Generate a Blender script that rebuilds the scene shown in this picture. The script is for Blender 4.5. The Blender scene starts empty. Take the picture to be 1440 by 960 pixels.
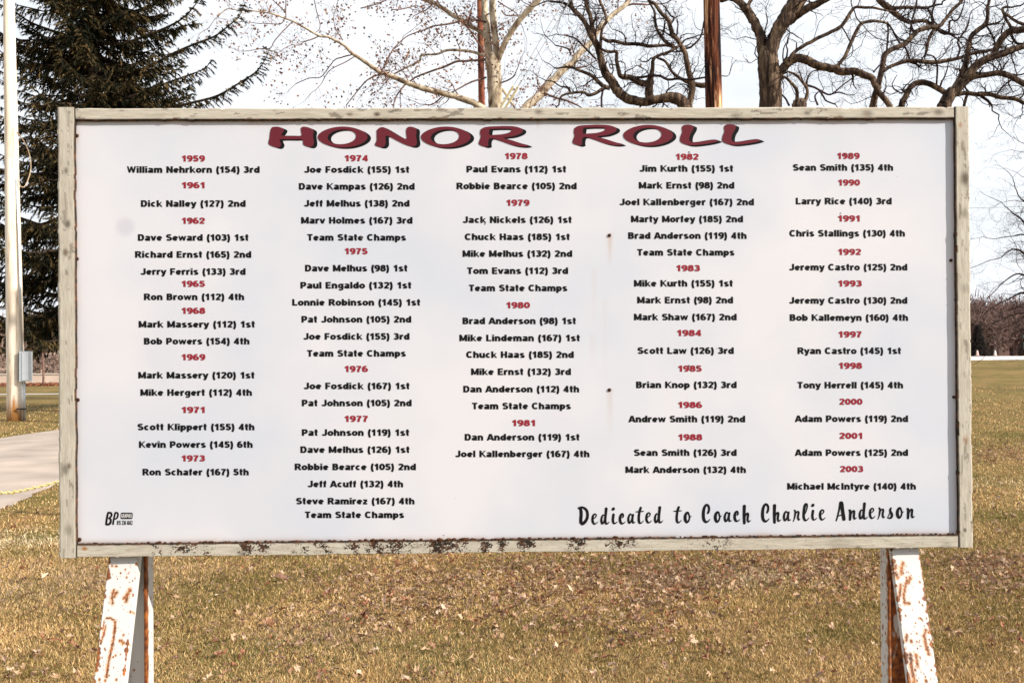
import bpy, math, random
import numpy as np
from math import sin, cos, pi, radians, sqrt, atan2
from mathutils import Vector, Matrix, Euler
random.seed(7); np.random.seed(7)
rng = np.random.default_rng(11)
S = bpy.context.scene
COL = S.collection

# ------------------------------------------------------------------ camera
FPX = 1400.0                       # focal length in pixels of the 1440 px wide photograph
CAM = np.array([0.0, 0.0, 1.5])
_p, _r = radians(0.98), radians(0.45)
F_ = np.array([0, cos(_p), sin(_p)]); R0 = np.array([1.0, 0, 0]); U0 = np.cross(R0, F_)
R_ = R0*cos(_r) - U0*sin(_r); U_ = U0*cos(_r) + R0*sin(_r)
cd = bpy.data.cameras.new('camera'); cam = bpy.data.objects.new('camera', cd); COL.objects.link(cam)
cd.sensor_width = 36; cd.lens = 35.0; cd.clip_start = 0.05; cd.clip_end = 3000
M = Matrix(((R_[0], U_[0], -F_[0], 0), (R_[1], U_[1], -F_[1], 0), (R_[2], U_[2], -F_[2], 1.5), (0, 0, 0, 1)))
cam.matrix_world = M
cd.dof.use_dof = True; cd.dof.focus_distance = 2.74; cd.dof.aperture_fstop = 22
S.camera = cam

def ray(x, y):
    d = F_ + R_*((x-720)/FPX) + U_*((480-y)/FPX)
    return d
def at(x, y, depth):               # point at a given distance along the view axis
    return CAM + ray(x, y)*depth
def gp(x, y, z=0.0):               # where the sight line of a photo pixel meets level ground
    d = ray(x, y); t = (z-1.5)/d[2]
    return CAM + d*t

# ------------------------------------------------------------------ light and exposure
SUN_EL, SUN_AZ = 29.0, 65.0        # azimuth measured from straight behind the camera, towards its right
sdir = np.array([sin(radians(SUN_AZ))*cos(radians(SUN_EL)), -cos(radians(SUN_AZ))*cos(radians(SUN_EL)), sin(radians(SUN_EL))])
sl = bpy.data.lights.new('sun', 'SUN'); sl.energy = 5.0; sl.angle = radians(0.55); sl.color = (1.0, 0.93, 0.83)
so = bpy.data.objects.new('sun', sl); COL.objects.link(so)
so.rotation_euler = Vector(sdir).to_track_quat('Z', 'Y').to_euler(); so.location = Vector(sdir)*50
W = bpy.data.worlds.new('World'); S.world = W; W.use_nodes = True
nt = W.node_tree; N = nt.nodes; L = nt.links
bg = N['Background']; bg.inputs['Strength'].default_value = 0.060
sky = N.new('ShaderNodeTexSky'); sky.sky_type = 'NISHITA'; sky.sun_disc = False
sky.sun_elevation = radians(SUN_EL); sky.sun_rotation = atan2(sdir[0], sdir[1])
sky.air_density = 1.0; sky.dust_density = 1.5; sky.ozone_density = 1.0
tc = N.new('ShaderNodeTexCoord'); mp = N.new('ShaderNodeMapping'); mp.inputs['Scale'].default_value = (1, 1, 3.2)
n1 = N.new('ShaderNodeTexNoise'); n1.inputs['Scale'].default_value = 3.2; n1.inputs['Detail'].default_value = 7; n1.inputs['Roughness'].default_value = .58
cr = N.new('ShaderNodeValToRGB'); cr.color_ramp.elements[0].position = .30; cr.color_ramp.elements[1].position = .56
cr.color_ramp.elements[0].color = (.80, .80, .80, 1)
mx = N.new('ShaderNodeMixRGB'); mx.inputs['Color2'].default_value = (11.6, 12.1, 12.7, 1)
L.new(tc.outputs['Generated'], mp.inputs['Vector']); L.new(mp.outputs[0], n1.inputs['Vector']); L.new(n1.outputs[0], cr.inputs[0])
L.new(cr.outputs[0], mx.inputs['Fac']); L.new(sky.outputs[0], mx.inputs['Color1']); L.new(mx.outputs[0], bg.inputs['Color'])
S.view_settings.view_transform = 'Standard'; S.view_settings.look = 'None'
S.view_settings.exposure = 0.58; S.view_settings.gamma = 1
S.cycles.max_bounces = 5; S.cycles.transparent_max_bounces = 4

# ------------------------------------------------------------------ helpers
def link_mesh(name, V, Fc, mat, parent=None, smooth=False, attrs=None, uv=None, midx=None):
    me = bpy.data.meshes.new(name)
    V = np.asarray(V, dtype=np.float32).reshape(-1, 3)
    if isinstance(Fc, np.ndarray):
        k = Fc.shape[1]; nf = len(Fc)
        me.vertices.add(len(V)); me.vertices.foreach_set('co', V.ravel())
        me.loops.add(nf*k); me.loops.foreach_set('vertex_index', Fc.astype(np.int32).ravel())
        me.polygons.add(nf); me.polygons.foreach_set('loop_start', np.arange(0, nf*k, k, dtype=np.int32))
        me.polygons.foreach_set('loop_total', np.full(nf, k, dtype=np.int32))
        me.update(calc_edges=True)
    else:
        me.from_pydata(V.tolist(), [], Fc)
    for m in (mat if isinstance(mat, (list, tuple)) else [mat]): me.materials.append(m)
    if smooth: me.polygons.foreach_set('use_smooth', np.ones(len(me.polygons), dtype=bool))
    if midx is not None: me.polygons.foreach_set('material_index', np.asarray(midx, dtype=np.int32))
    if attrs:
        for an, arr in attrs.items():
            arr = np.asarray(arr, dtype=np.float32)
            if arr.ndim == 1:
                a = me.attributes.new(an, 'FLOAT', 'POINT'); a.data.foreach_set('value', arr)
            elif arr.shape[1] == 2:
                a = me.attributes.new(an, 'FLOAT_VECTOR', 'POINT'); a.data.foreach_set('vector', np.c_[arr, np.zeros(len(arr))].astype(np.float32).ravel())
            else:
                a = me.attributes.new(an, 'FLOAT_COLOR', 'POINT'); a.data.foreach_set('color', np.c_[arr, np.ones(len(arr))].astype(np.float32).ravel())
    me.validate(); me.update()
    o = bpy.data.objects.new(name, me); COL.objects.link(o)
    if parent is not None: o.parent = parent
    return o
def tag(o, label=None, cat=None, group=None, kind=None):
    if label: o['label'] = label
    if cat: o['category'] = cat
    if group: o['group'] = group
    if kind: o['kind'] = kind
    return o
def empty(name, loc=(0, 0, 0), label=None, cat=None, group=None):
    o = bpy.data.objects.new(name, None); COL.objects.link(o); o.location = Vector(loc); o.empty_display_size = .1
    bpy.context.view_layer.update()
    return tag(o, label, cat, group)

class MB:
    def __init__(s): s.V = []; s.F = []; s.n = 0; s.mi = []
    def add(s, V, Fc, mi=0):
        s.V.append(np.asarray(V, float)); s.F += [tuple(i+s.n for i in f) for f in Fc]; s.n += len(V); s.mi += [mi]*len(Fc)
    def box(s, a, b, mi=0, Mx=None):
        (x0, y0, z0), (x1, y1, z1) = a, b
        V = np.array([(x0,y0,z0),(x1,y0,z0),(x1,y1,z0),(x0,y1,z0),(x0,y0,z1),(x1,y0,z1),(x1,y1,z1),(x0,y1,z1)], float)
        s.add(V, [(0,3,2,1),(4,5,6,7),(0,1,5,4),(1,2,6,5),(2,3,7,6),(3,0,4,7)], mi)
    def tube(s, P, R, n=6, cap=True, wob=0.0, mi=0):
        P = np.asarray(P, float); m = len(P)
        R = np.broadcast_to(np.asarray(R, float), (m,))
        T = np.gradient(P, axis=0) if m > 2 else np.tile(P[-1]-P[0], (m, 1))
        T /= np.linalg.norm(T, axis=1)[:, None]+1e-9
        a = np.array([.13, .21, .97]) if abs(T[0][2]) < .8 else np.array([.95, .2, .1])
        A = np.cross(T, a); A /= np.linalg.norm(A, axis=1)[:, None]+1e-9
        B = np.cross(T, A)
        th = np.arange(n)*2*pi/n
        rr = R[:, None]*(1+(rng.random((m, n))-.5)*2*wob)
        V = P[:, None, :]+rr[:, :, None]*(A[:, None, :]*np.cos(th)[None, :, None]+B[:, None, :]*np.sin(th)[None, :, None])
        b = s.n; s.V.append(V.reshape(-1, 3)); s.n += m*n
        for i in range(m-1):
            for j in range(n):
                k = (j+1) % n
                s.F.append((b+i*n+j, b+i*n+k, b+(i+1)*n+k, b+(i+1)*n+j)); s.mi.append(mi)
        if cap:
            s.F.append(tuple(b+j for j in range(n))[::-1]); s.F.append(tuple(b+(m-1)*n+j for j in range(n))); s.mi += [mi, mi]
    def build(s, name, mat, parent=None, smooth=False, **k):
        return link_mesh(name, np.vstack(s.V), s.F, mat, parent, smooth, midx=s.mi if max(s.mi) > 0 else None, **k)

def smooth_path(P, sub=3):
    P = np.asarray(P, float)
    if len(P) < 3: return P
    out = []
    for i in range(len(P)-1):
        p0 = P[max(i-1, 0)]; p1 = P[i]; p2 = P[i+1]; p3 = P[min(i+2, len(P)-1)]
        for k in range(sub):
            t = k/sub
            out.append(.5*((2*p1)+(-p0+p2)*t+(2*p0-5*p1+4*p2-p3)*t*t+(-p0+3*p1-3*p2+p3)*t**3))
    out.append(P[-1]); return np.array(out)

def _h(ix, iy, seed):
    n = (ix.astype(np.int64)*374761393+iy.astype(np.int64)*668265263+seed*1442695041) & 0x7fffffff
    n = ((n ^ (n >> 13))*1274126177) & 0x7fffffff
    return ((n ^ (n >> 16)) & 0xffff)/65535.0
def vnoise(x, y, seed=0):
    x = np.asarray(x, float); y = np.asarray(y, float)
    ix = np.floor(x); iy = np.floor(y); fx = x-ix; fy = y-iy; fx = fx*fx*(3-2*fx); fy = fy*fy*(3-2*fy)
    a = _h(ix, iy, seed); b = _h(ix+1, iy, seed); c = _h(ix, iy+1, seed); d = _h(ix+1, iy+1, seed)
    return (a*(1-fx)+b*fx)*(1-fy)+(c*(1-fx)+d*fx)*fy
def fbm(x, y, seed=0, o=4):
    s = 0; a = .5; t = 0
    for k in range(o):
        s = s+a*vnoise(np.asarray(x)*2**k, np.asarray(y)*2**k, seed+k*17); t += a; a *= .5
    return s/t
def sst(a, b, x): 
    t = np.clip((x-a)/(b-a), 0, 1); return t*t*(3-2*t)

# ------------------------------------------------------------------ materials
def mat(name, rough=.8, spec=.3):
    m = bpy.data.materials.new(name); m.use_nodes = True
    n = m.node_tree.nodes; b = n['Principled BSDF']; b.inputs['Roughness'].default_value = rough
    b.inputs['Specular IOR Level'].default_value = spec
    return m, n, m.node_tree.links, b
def simple(name, c, rough=.8, spec=.3, metal=0, var=0.0, scale=20, bump=0.0):
    m, n, l, b = mat(name, rough, spec); b.inputs['Base Color'].default_value = (*c, 1); b.inputs['Metallic'].default_value = metal
    if var or bump:
        t = n.new('ShaderNodeTexCoord'); z = n.new('ShaderNodeTexNoise'); z.inputs['Scale'].default_value = scale; z.inputs['Detail'].default_value = 6
        l.new(t.outputs['Object'], z.inputs['Vector'])
        r = n.new('ShaderNodeValToRGB'); r.color_ramp.elements[0].position = .3; r.color_ramp.elements[1].position = .7
        r.color_ramp.elements[0].color = (*[v*(1-var) for v in c], 1); r.color_ramp.elements[1].color = (*[min(1, v*(1+var)) for v in c], 1)
        l.new(z.outputs[0], r.inputs[0]); l.new(r.outputs[0], b.inputs['Base Color'])
        if bump:
            bp = n.new('ShaderNodeBump'); bp.inputs['Strength'].default_value = bump; bp.inputs['Distance'].default_value = .02
            l.new(z.outputs[0], bp.inputs['Height']); l.new(bp.outputs[0], b.inputs['Normal'])
    return m
def colattr(name, rough=.85, trans=0.0):
    m, n, l, b = mat(name, rough, .15)
    a = n.new('ShaderNodeAttribute'); a.attribute_name = 'tint'; l.new(a.outputs['Color'], b.inputs['Base Color'])
    if trans:
        t = n.new('ShaderNodeBsdfTranslucent'); mxs = n.new('ShaderNodeMixShader'); mxs.inputs[0].default_value = trans
        l.new(a.outputs['Color'], t.inputs[0]); l.new(b.outputs[0], mxs.inputs[1]); l.new(t.outputs[0], mxs.inputs[2]); l.new(mxs.outputs[0], n['Material Output'].inputs[0])
    return m
def bark(name, c0, c1, c2, scale=14, stretch=(1, 1, .18), bump=.8, dist=.04, lo=.35, hi=.65):
    m, n, l, b = mat(name, .9, .15)
    t = n.new('ShaderNodeTexCoord'); mpp = n.new('ShaderNodeMapping'); mpp.inputs['Scale'].default_value = stretch
    z = n.new('ShaderNodeTexNoise'); z.inputs['Scale'].default_value = scale; z.inputs['Detail'].default_value = 8; z.inputs['Roughness'].default_value = .62; z.inputs['Distortion'].default_value = .6
    l.new(t.outputs['Object'], mpp.inputs[0]); l.new(mpp.outputs[0], z.inputs['Vector'])
    r = n.new('ShaderNodeValToRGB'); e = r.color_ramp.elements; e[0].position = lo; e[0].color = (*c0, 1); e[1].position = hi; e[1].color = (*c2, 1)
    k = e.new((lo+hi)/2); k.color = (*c1, 1)
    l.new(z.outputs[0], r.inputs[0]); l.new(r.outputs[0], b.inputs['Base Color'])
    bp = n.new('ShaderNodeBump'); bp.inputs['Strength'].default_value = bump; bp.inputs['Distance'].default_value = dist
    l.new(z.outputs[0], bp.inputs['Height']); l.new(bp.outputs[0], b.inputs['Normal'])
    return m

def lin(c): return tuple(((v/255+.055)/1.055)**2.4 if v > 10 else v/255/12.92 for v in c)
M_oak = bark('oak_bark', (.010, .007, .006), (.065, .042, .030), (.215, .145, .095), scale=9, stretch=(1, 1, .16))
M_oaktwig = simple('oak_twig', (.036, .022, .020), .9, .1, var=.4, scale=3)
M_syc = bark('sycamore_bark', (.09, .055, .035), (.34, .27, .19), (.56, .48, .37), scale=3.4, stretch=(1, 1, .5), bump=.25, dist=.02, lo=.34, hi=.6)
M_syctwig = simple('sycamore_twig', (.17, .10, .08), .9, .1, var=.4, scale=3)
M_sprucebark = bark('spruce_bark', (.012, .008, .006), (.035, .024, .016), (.07, .045, .03))
M_needle = colattr('spruce_needles', .8, .1)
M_dryleaf = colattr('dry_leaf', .8, .35)
M_grass = colattr('grass_blade', .85, .10)
M_forest = colattr('bare_wood', .95)

# ------------------------------------------------------------------ ground
def gh(x, y):
    r = sst(12, 95, y)*sst(-6, 10, x)*.93
    back = sst(110, 420, y)*10*sst(-220, 260, x)+sst(120, 500, y)*9
    r = r + .36*sst(94, 109, y)*sst(-6, 10, x)
    return r + .012*np.sin(x*1.3+y*.7)*sst(2, 6, y)+back
xs = np.unique(np.concatenate([np.linspace(-1200, -80, 16), np.linspace(-80, -14, 24), np.linspace(-14, 14, 90), np.linspace(14, 120, 34), np.linspace(120, 1200, 16)]))
ys = np.unique(np.concatenate([np.linspace(-300, -6, 10), np.linspace(-6, 30, 100), np.linspace(30, 130, 50), np.linspace(130, 1600, 30)]))
X, Y = np.meshgrid(xs, ys); Z = gh(X, Y)
nx, ny = len(xs), len(ys)
ii, jj = np.meshgrid(np.arange(nx-1), np.arange(ny-1)); i0 = (jj*nx+ii).ravel()
Fg = np.c_[i0, i0+1, i0+nx+1, i0+nx]
M_lawn, n, l, b = mat('dry_lawn', .95, .1)
geo = n.new('ShaderNodeNewGeometry')
def nz(sc, det=5, ro=.6, dist=0):
    z = n.new('ShaderNodeTexNoise'); z.inputs['Scale'].default_value = sc; z.inputs['Detail'].default_value = det; z.inputs['Roughness'].default_value = ro; z.inputs['Distortion'].default_value = dist
    l.new(geo.outputs['Position'], z.inputs['Vector']); return z
def ramp(src, stops):
    r = n.new('ShaderNodeValToRGB'); e = r.color_ramp.elements
    e[0].position = stops[0][0]; e[0].color = (*stops[0][1], 1); e[1].position = stops[-1][0]; e[1].color = (*stops[-1][1], 1)
    for p, c in stops[1:-1]: k = e.new(p); k.color = (*c, 1)
    l.new(src, r.inputs[0]); return r
fine = ramp(nz(26, 8, .75).outputs[0], [(.3, (.03, .02, .009)), (.45, (.14, .10, .04)), (.58, (.29, .21, .092)), (.75, (.50, .37, .18))])
patch = ramp(nz(.9, 5, .6).outputs[0], [(.35, (.62, .72, .45)), (.5, (.95, .95, .85)), (.66, (1.12, 1.0, .92))])
mm = n.new('ShaderNodeMixRGB'); mm.blend_type = 'MULTIPLY'; mm.inputs[0].default_value = 1
l.new(fine.outputs[0], mm.inputs[1]); l.new(patch.outputs[0], mm.inputs[2])
big = ramp(nz(.23, 6, .7).outputs[0], [(.4, (.85, .85, .8)), (.62, (1.2, 1.15, 1.1))])
m3 = n.new('ShaderNodeMixRGB'); m3.blend_type = 'MULTIPLY'; m3.inputs[0].default_value = 1
l.new(mm.outputs[0], m3.inputs[1]); l.new(big.outputs[0], m3.inputs[2]); l.new(m3.outputs[0], b.inputs['Base Color'])
bp = n.new('ShaderNodeBump'); bp.inputs['Strength'].default_value = .9; bp.inputs['Distance'].default_value = .05
l.new(nz(18, 8, .7).outputs[0], bp.inputs['Height']); l.new(bp.outputs[0], b.inputs['Normal'])
lawn = tag(link_mesh('lawn', np.c_[X.ravel(), Y.ravel(), Z.ravel()], Fg, M_lawn, smooth=True), 'dry tan and olive winter lawn spreading behind the sign', kind='structure')

# driveway: near edge / far edge read as ground positions
M_asph = simple('pale_asphalt', (.385, .315, .265), .9, .2, var=.22, scale=1.2, bump=.15)
near = [(-4.4, 3.0), (-4.75, 7.0), tuple(gp(0, 718)[:2]), tuple(gp(41, 700)[:2]), tuple(gp(82, 680)[:2])]
nd = np.array(near); d = nd[-1]-nd[-2]; d /= np.linalg.norm(d)
near += [tuple(nd[-1]+d*t+np.array([.5, .6])*(t/10)**2*.0) for t in (5, 12, 20, 30)]
far = [(-9.0, 3.0), (-9.4, 9.0), (-9.8, 15.0), tuple(gp(0, 617)[:2]), tuple(gp(82, 605)[:2])]
nd = np.array(far); d = nd[-1]-nd[-2]; d /= np.linalg.norm(d)
far += [tuple(nd[-1]+d*t) for t in (4, 8, 14, 22)]
A = smooth_path([(*p, 0) for p in near], 4); B = smooth_path([(*p, 0) for p in far], 4)
V = []; Fc = []
K = 8
for a, c in zip(A, B):
    for k in range(K+1):
        p = a+(c-a)*k/K; cr_ = .03*(1-(2*k/K-1)**2)
        V.append((p[0]+(rng.random()-.5)*(.06 if k in (0, K) else 0), p[1], gh(p[0], p[1])+.008+cr_))
m_ = K+1
for i in range(len(A)-1):
    for k in range(K): Fc.append((i*m_+k, i*m_+k+1, (i+1)*m_+k+1, (i+1)*m_+k)[::-1])
drive = tag(link_mesh('driveway', V, Fc, M_asph, smooth=True), 'pale grey asphalt driveway on the left', kind='structure')

def strip(name, label, m, y0, y1, x0, x1, dz=.01, n_=40):
    V = []; Fc = []
    for i in range(n_+1):
        x = x0+(x1-x0)*i/n_
        for yy in (y0, y1): V.append((x, yy+.4*sin(x*.05), float(gh(np.float64(x), np.float64(yy)))+dz))
    for i in range(n_): Fc.append((2*i, 2*i+2, 2*i+3, 2*i+1))
    return tag(link_mesh(name, V, Fc, m), label, kind='structure')
M_road = simple('pale_road', (.62, .58, .53), .9, .2, var=.08, scale=.6)
M_path = simple('concrete_path', (.40, .37, .34), .9, .2, var=.1, scale=2)
strip('path', 'thin pale path crossing the lawn far behind the utility pole', M_path, 46.0, 48.0, -160, -3, .015)
strip('road', 'pale road along the foot of the wooded hill', M_road, 95.5, 108, -2, 260, .05, 80)

# ------------------------------------------------------------------ far low wall, forest
wl = empty('concrete_wall', (-60, 68, 0), 'long low cream concrete wall behind the utility pole', 'wall')
mb = MB(); M_wall = simple('cream_concrete', (.56, .44, .36), .9, .2, var=.1, scale=.8)
for i in range(15):
    x0 = -100+i*6.0; mb.box((x0-(-60), -.12, -.3), (x0+5.97+60, .12, .66))
mb.build('wall_panels', M_wall, wl)
mb = MB(); mb.box((-40, -.17, .664), (50, .17, .74)); mb.build('coping', simple('coping', (.55, .48, .42), .9), wl)

def brush(mbV, x, y, z, h, w, k, rngl):
    """one bare tree of a far wood: thin trunk and a fan of rising slivers"""
    out = []
    P0 = np.array([x, y, z])
    for i in range(k):
        if i == 0: a = P0; b_ = P0+np.array([0, 0, h*.8]); wd = .16+.02*h
        else:
            t = .12+.6*rngl.random()**.8
            a = P0+np.array([0, 0, h*t]); an = rngl.random()*2*pi; rr = w*(.3+.7*rngl.random())*(1-.5*abs(t-.4))
            b_ = a+np.array([cos(an)*rr, sin(an)*rr*.6, h*(.10+.34*rngl.random())]); wd = .05+.07*rngl.random()
            b_[2] = min(b_[2], z+h)
        out.append((a, b_, wd))
        if i:
            for q in range(3):
                c_ = a+(b_-a)*(.35+.6*rngl.random()); e_ = c_+np.array([rngl.normal()*.5*w*.4, rngl.normal()*.3, rngl.random()*h*.16])
                out.append((c_, e_, .045+.04*rngl.random()))
    return out
def forest(name, label, pts, cols, seed):
    rl = np.random.default_rng(seed); V = []; C = []
    for (x, y, h, w, k) in pts:
        z = float(gh(np.float64(x), np.float64(y)))-.3
        c = np.array(cols[rl.integers(len(cols))])*(.7+.6*rl.random())
        for a, b_, wd in brush(None, x, y, z, h, w, k, rl):
            s_ = np.array([wd, 0, 0]) if abs(b_[2]-a[2]) > abs(b_[0]-a[0])*.6 else np.array([0, 0, wd])
            V += [a-s_, a+s_, b_]; C += [c*(.8+.4*rl.random())]*3
    V = np.array(V); Fc = np.arange(len(V)).reshape(-1, 3)
    return tag(link_mesh(name, V, Fc, M_forest, attrs={'tint': np.array(C)}), label, 'wood', kind='stuff')
pts = []
for i in range(1500):                                  # right hand wooded hill
    y = 118+rng.random()**1.2*150; x = y*(.36+.34*rng.random())
    pts.append((x, y, 5.2+3.4*rng.random(), 2.6+1.8*rng.random(), 20))
forest('bare_wood', 'far wood of bare purple brown trees on the hill beyond the road', pts, [(.105, .062, .056), (.14, .085, .075), (.075, .050, .046), (.17, .11, .095)], 3)
pts = []
for i in range(800):
    y = 200+rng.random()*110; x = -y*(.38+.3*rng.random()); pts.append((x, y, 7+4*rng.random(), 3.2+2*rng.random(), 14))
for i in range(500):
    y = 71+rng.random()*40; x = -y*(.3+.4*rng.random()); pts.append((x, y, 1.6+1.6*rng.random(), 1.2+.8*rng.random(), 12))
forest('bare_thicket', 'far thicket of bare reddish brown trees behind the low wall', pts, [(.22, .15, .12), (.28, .2, .16), (.17, .12, .10)], 4)

# far dark conifer by the road
def conifer(x, y, h, w, label, seed, dens=1.0):
    rl = np.random.default_rng(seed); z = float(gh(np.float64(x), np.float64(y)))
    e = empty('conifer', (x, y, z), label, 'tree')
    mb = MB(); mb.tube([(0, 0, 0), (0, 0, h*.95)], [.16, .03], 6); mb.build('trunk', M_sprucebark, e)
    V = []; C = []
    for i in range(int(3200*dens)):
        t = rl.random()**1.3; r = w*(1-t)*(.35+.65*rl.random()); a = rl.random()*2*pi
        p = np.array([cos(a)*r, sin(a)*r, h*(.06+.94*t)-r*.25]); dr = np.array([cos(a), sin(a), -.4])*(.25+.3*rl.random())
        q = np.cross(dr, [0, 0, 1]); q = q/np.linalg.norm(q)*.10
        V += [p-q, p+q, p+dr]; C += [np.array([.026, .022, .019])*(.6+.9*rl.random())]*3
    link_mesh('crown', np.array(V), np.arange(len(V)).reshape(-1, 3), M_needle, e, attrs={'tint': np.array(C)})
p = at(1376, 506, 113); conifer(p[0], p[1], 3.7, 1.35, 'dark conical evergreen at the foot of the bare wood', 5)

# ------------------------------------------------------------------ bare trees
def grow(mb, P, D, r, ln, lvl, rl, gnarl, seg, up=.05, kids=3.2, ends=None, sides=None):
    n_ = max(3, int(ln/seg)); pts = [P.copy()]; R = [r]; d = D/np.linalg.norm(D)
    for i in range(n_):
        d = d+rl.normal(size=3)*gnarl+np.array([0, 0, up]); d /= np.linalg.norm(d)
        pts.append(pts[-1]+d*seg*(.7+.6*rl.random())); R.append(max(.0035, r*(1-.75*(i+1)/n_)))
    mb.tube(pts, R, 5 if r > .03 else (4 if r > .012 else 3), cap=False)
    if ends is not None: ends.append(pts[-1]); ends.append(pts[len(pts)//2])
    if lvl > 0:
        c = max(1, int(kids*(.6+.8*rl.random())))
        for k in range(c):
            i = rl.integers(max(1, n_//4), n_+1)
            dd = (pts[i]-pts[i-1]); dd /= np.linalg.norm(dd)
            s = rl.normal(size=3); s -= dd*(s@dd); s /= np.linalg.norm(s)
            nd_ = dd*.55+s*(.6+.5*rl.random())
            grow(mb, pts[i], nd_, max(.004, R[i]*(.5+.25*rl.random())), ln*(.4+.3*rl.random()), lvl-1, rl, gnarl*1.1, seg*.8, up, kids, ends)

def bare_tree(name, label, depth, trunk, limbs, seed, mats, twig=(1.1, 2, .30, .16), twig_every=22, group=None, up=.04, spread=2.5, ends=None, minw=1.3, ridge=True):
    """trunk/limbs: lists of (x, y, width) read off the photograph, put back into space at this tree's distance;
    every limb swings towards or away from the viewer as it leaves the trunk"""
    rl = np.random.default_rng(seed); k = depth/FPX
    x0, y0, w0 = trunk[0]
    gb = at(x0, y0, depth); base = np.array([gb[0], gb[1], float(gh(gb[0], gb[1]))])
    e = empty(name, base, label, 'tree', group)
    def to3(pl, d0, sw):
        out = []; L_ = 0
        for i, (x, y, w) in enumerate(pl):
            if i: L_ += sqrt((x-pl[i-1][0])**2+(y-pl[i-1][1])**2)*k
            out.append(at(x, y, depth+d0+sw*L_)-base)
        return np.array(out)
    tp = to3(trunk, 0, 0); tr = np.array([w*k/2 for _, _, w in trunk])
    tp[0] = (0, 0, -.1)
    P = smooth_path(tp, 6); R = np.interp(np.linspace(0, 1, len(P)), np.linspace(0, 1, len(tr)), tr)
    R = R*(1+.25*np.exp(-np.linspace(0, 1, len(P))*9))
    mb = MB(); mb.tube(P, R, 18, wob=.05); mb.build('trunk', mats[0], e, True)
    cb = MB()
    seeds = []
    for li, pl in enumerate(limbs):
        sw = (rl.random()-.5)*2*.45
        d0 = 0
        if isinstance(pl, tuple): d0, sw, pl = pl
        a = to3(pl, d0, sw); ws = np.array([max(w, minw)*k/2 for *_, w in pl])
        P = smooth_path(a, 4); R = np.interp(np.linspace(0, 1, len(P)), np.linspace(0, 1, len(ws)), ws)
        big_ = max(w for *_, w in pl) > 4
        if len(P) > 4: P[1:-1] += rl.normal(size=(len(P)-2, 3))*R[1:-1, None]*.06
        mb = MB(); mb.tube(P, R, 12 if big_ else 6, wob=.035); mb.build('limb', mats[0] if big_ else mats[1], e, True)
        ln = np.r_[0, np.cumsum(np.linalg.norm(np.diff(P, axis=0), axis=1))]
        m_ = max(2, int(ln[-1]/k/twig_every))
        for q in range(m_):
            t = rl.random()*ln[-1]*.92+ln[-1]*.08
            i = min(len(P)-2, np.searchsorted(ln, t)); dd = P[i+1]-P[i]; dd /= np.linalg.norm(dd)+1e-9
            s = rl.normal(size=3)+np.array([0, 0, .35]); s -= dd*(s@dd); s /= np.linalg.norm(s)
            seeds.append((P[i], dd*.5+s, min(R[i]*.45, .03)*(.5+.6*rl.random()), 1))
        dd = P[-1]-P[-2]; seeds.append((P[-1], dd/np.linalg.norm(dd), R[-1]*.9, 1.5))
    for P0, D, r, s in seeds:
        grow(cb, P0, D, max(r, .006), twig[0]*s*(.6+.8*rl.random()), int(twig[1]), rl, twig[2], twig[3], up, 3.0, ends)
    cb.build('crown', mats[1], e, False)
    return e, base

oakm = (M_oak, M_oaktwig); sycm = (M_syc, M_syctwig)
# --- oak with the deep Y fork
bare_tree('oak_tree', 'thick barked oak trunk forking in a Y right of the brown pole', 24,
 [(1086, 600, 42), (1085, 300, 36), (1084, 148, 31), (1083, 120, 31), (1081, 95, 30), (1079, 78, 27), (1079, 66, 16)],
 [(0, .1, [(1078, 112, 18), (1075, 88, 16), (1072, 70, 15), (1070, 52, 14), (1064, 38, 13), (1057, 25, 13), (1050, 14, 12), (1042, 5, 10), (1035, 0, 9), (1025, -3, 8), (1012, 1, 6), (1000, -6, 4)]),
  [(1050, 14, 6), (1054, 4, 5), (1058, -6, 5), (1060, -40, 4)],
  (0, -.1, [(1083, 114, 22), (1083, 90, 20), (1085, 70, 19), (1089, 55, 19), (1095, 42, 20), (1103, 28, 21), (1112, 14, 22), (1122, 0, 23), (1140, -30, 21), (1165, -80, 18), (1185, -150, 13), (1230, -210, 8)]),
  [(1108, 34, 10), (1120, 22, 12), (1135, 12, 11), (1150, 5, 10), (1165, -3, 9), (1190, -20, 8), (1230, -45, 5)],
  (0, -.15, [(1088, 122, 10), (1093, 110, 12), (1100, 98, 12), (1106, 90, 12), (1115, 84, 12), (1127, 82, 12), (1138, 87, 12), (1151, 93, 11), (1169, 96, 11), (1185, 101, 11), (1201, 100, 10), (1213, 105, 10), (1226, 110, 9), (1229, 117, 8), (1236, 130, 8), (1249, 146, 8), (1262, 175, 7)]),
  (-.4, -.15, [(1110, 86, 5), (1112, 80, 5), (1119, 72, 5), (1135, 62, 5), (1152, 53, 5), (1169, 45, 5), (1183, 37, 5), (1193, 23, 5), (1202, 11, 4), (1216, 11, 4), (1227, 11, 3.5), (1246, 15, 2.5), (1262, 18, 2)]),
  (-1.0, .1, [(1176, 96, 5), (1180, 90, 5), (1188, 80, 5), (1196, 62, 5), (1204, 45, 5), (1211, 34, 4.5), (1227, 30, 4), (1247, 33, 3), (1256, 44, 2.5)]),
  (-1.0, .1, [(1184, 38, 1.8), (1190, 48, 1.8), (1196, 60, 1.8)]), (-1, .1, [(1201, 14, 1.6), (1205, 26, 1.6), (1211, 33, 1.8)]),
  [(1074, 53, 2.5), (1076, 42, 2), (1079, 30, 1.8), (1077, 18, 1.4)],
  [(1236, 122, 8), (1232, 130, 8), (1228, 147, 9), (1226, 190, 10)]],
 21, oakm, twig=(.9, 2, .34, .12), twig_every=19)
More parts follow.
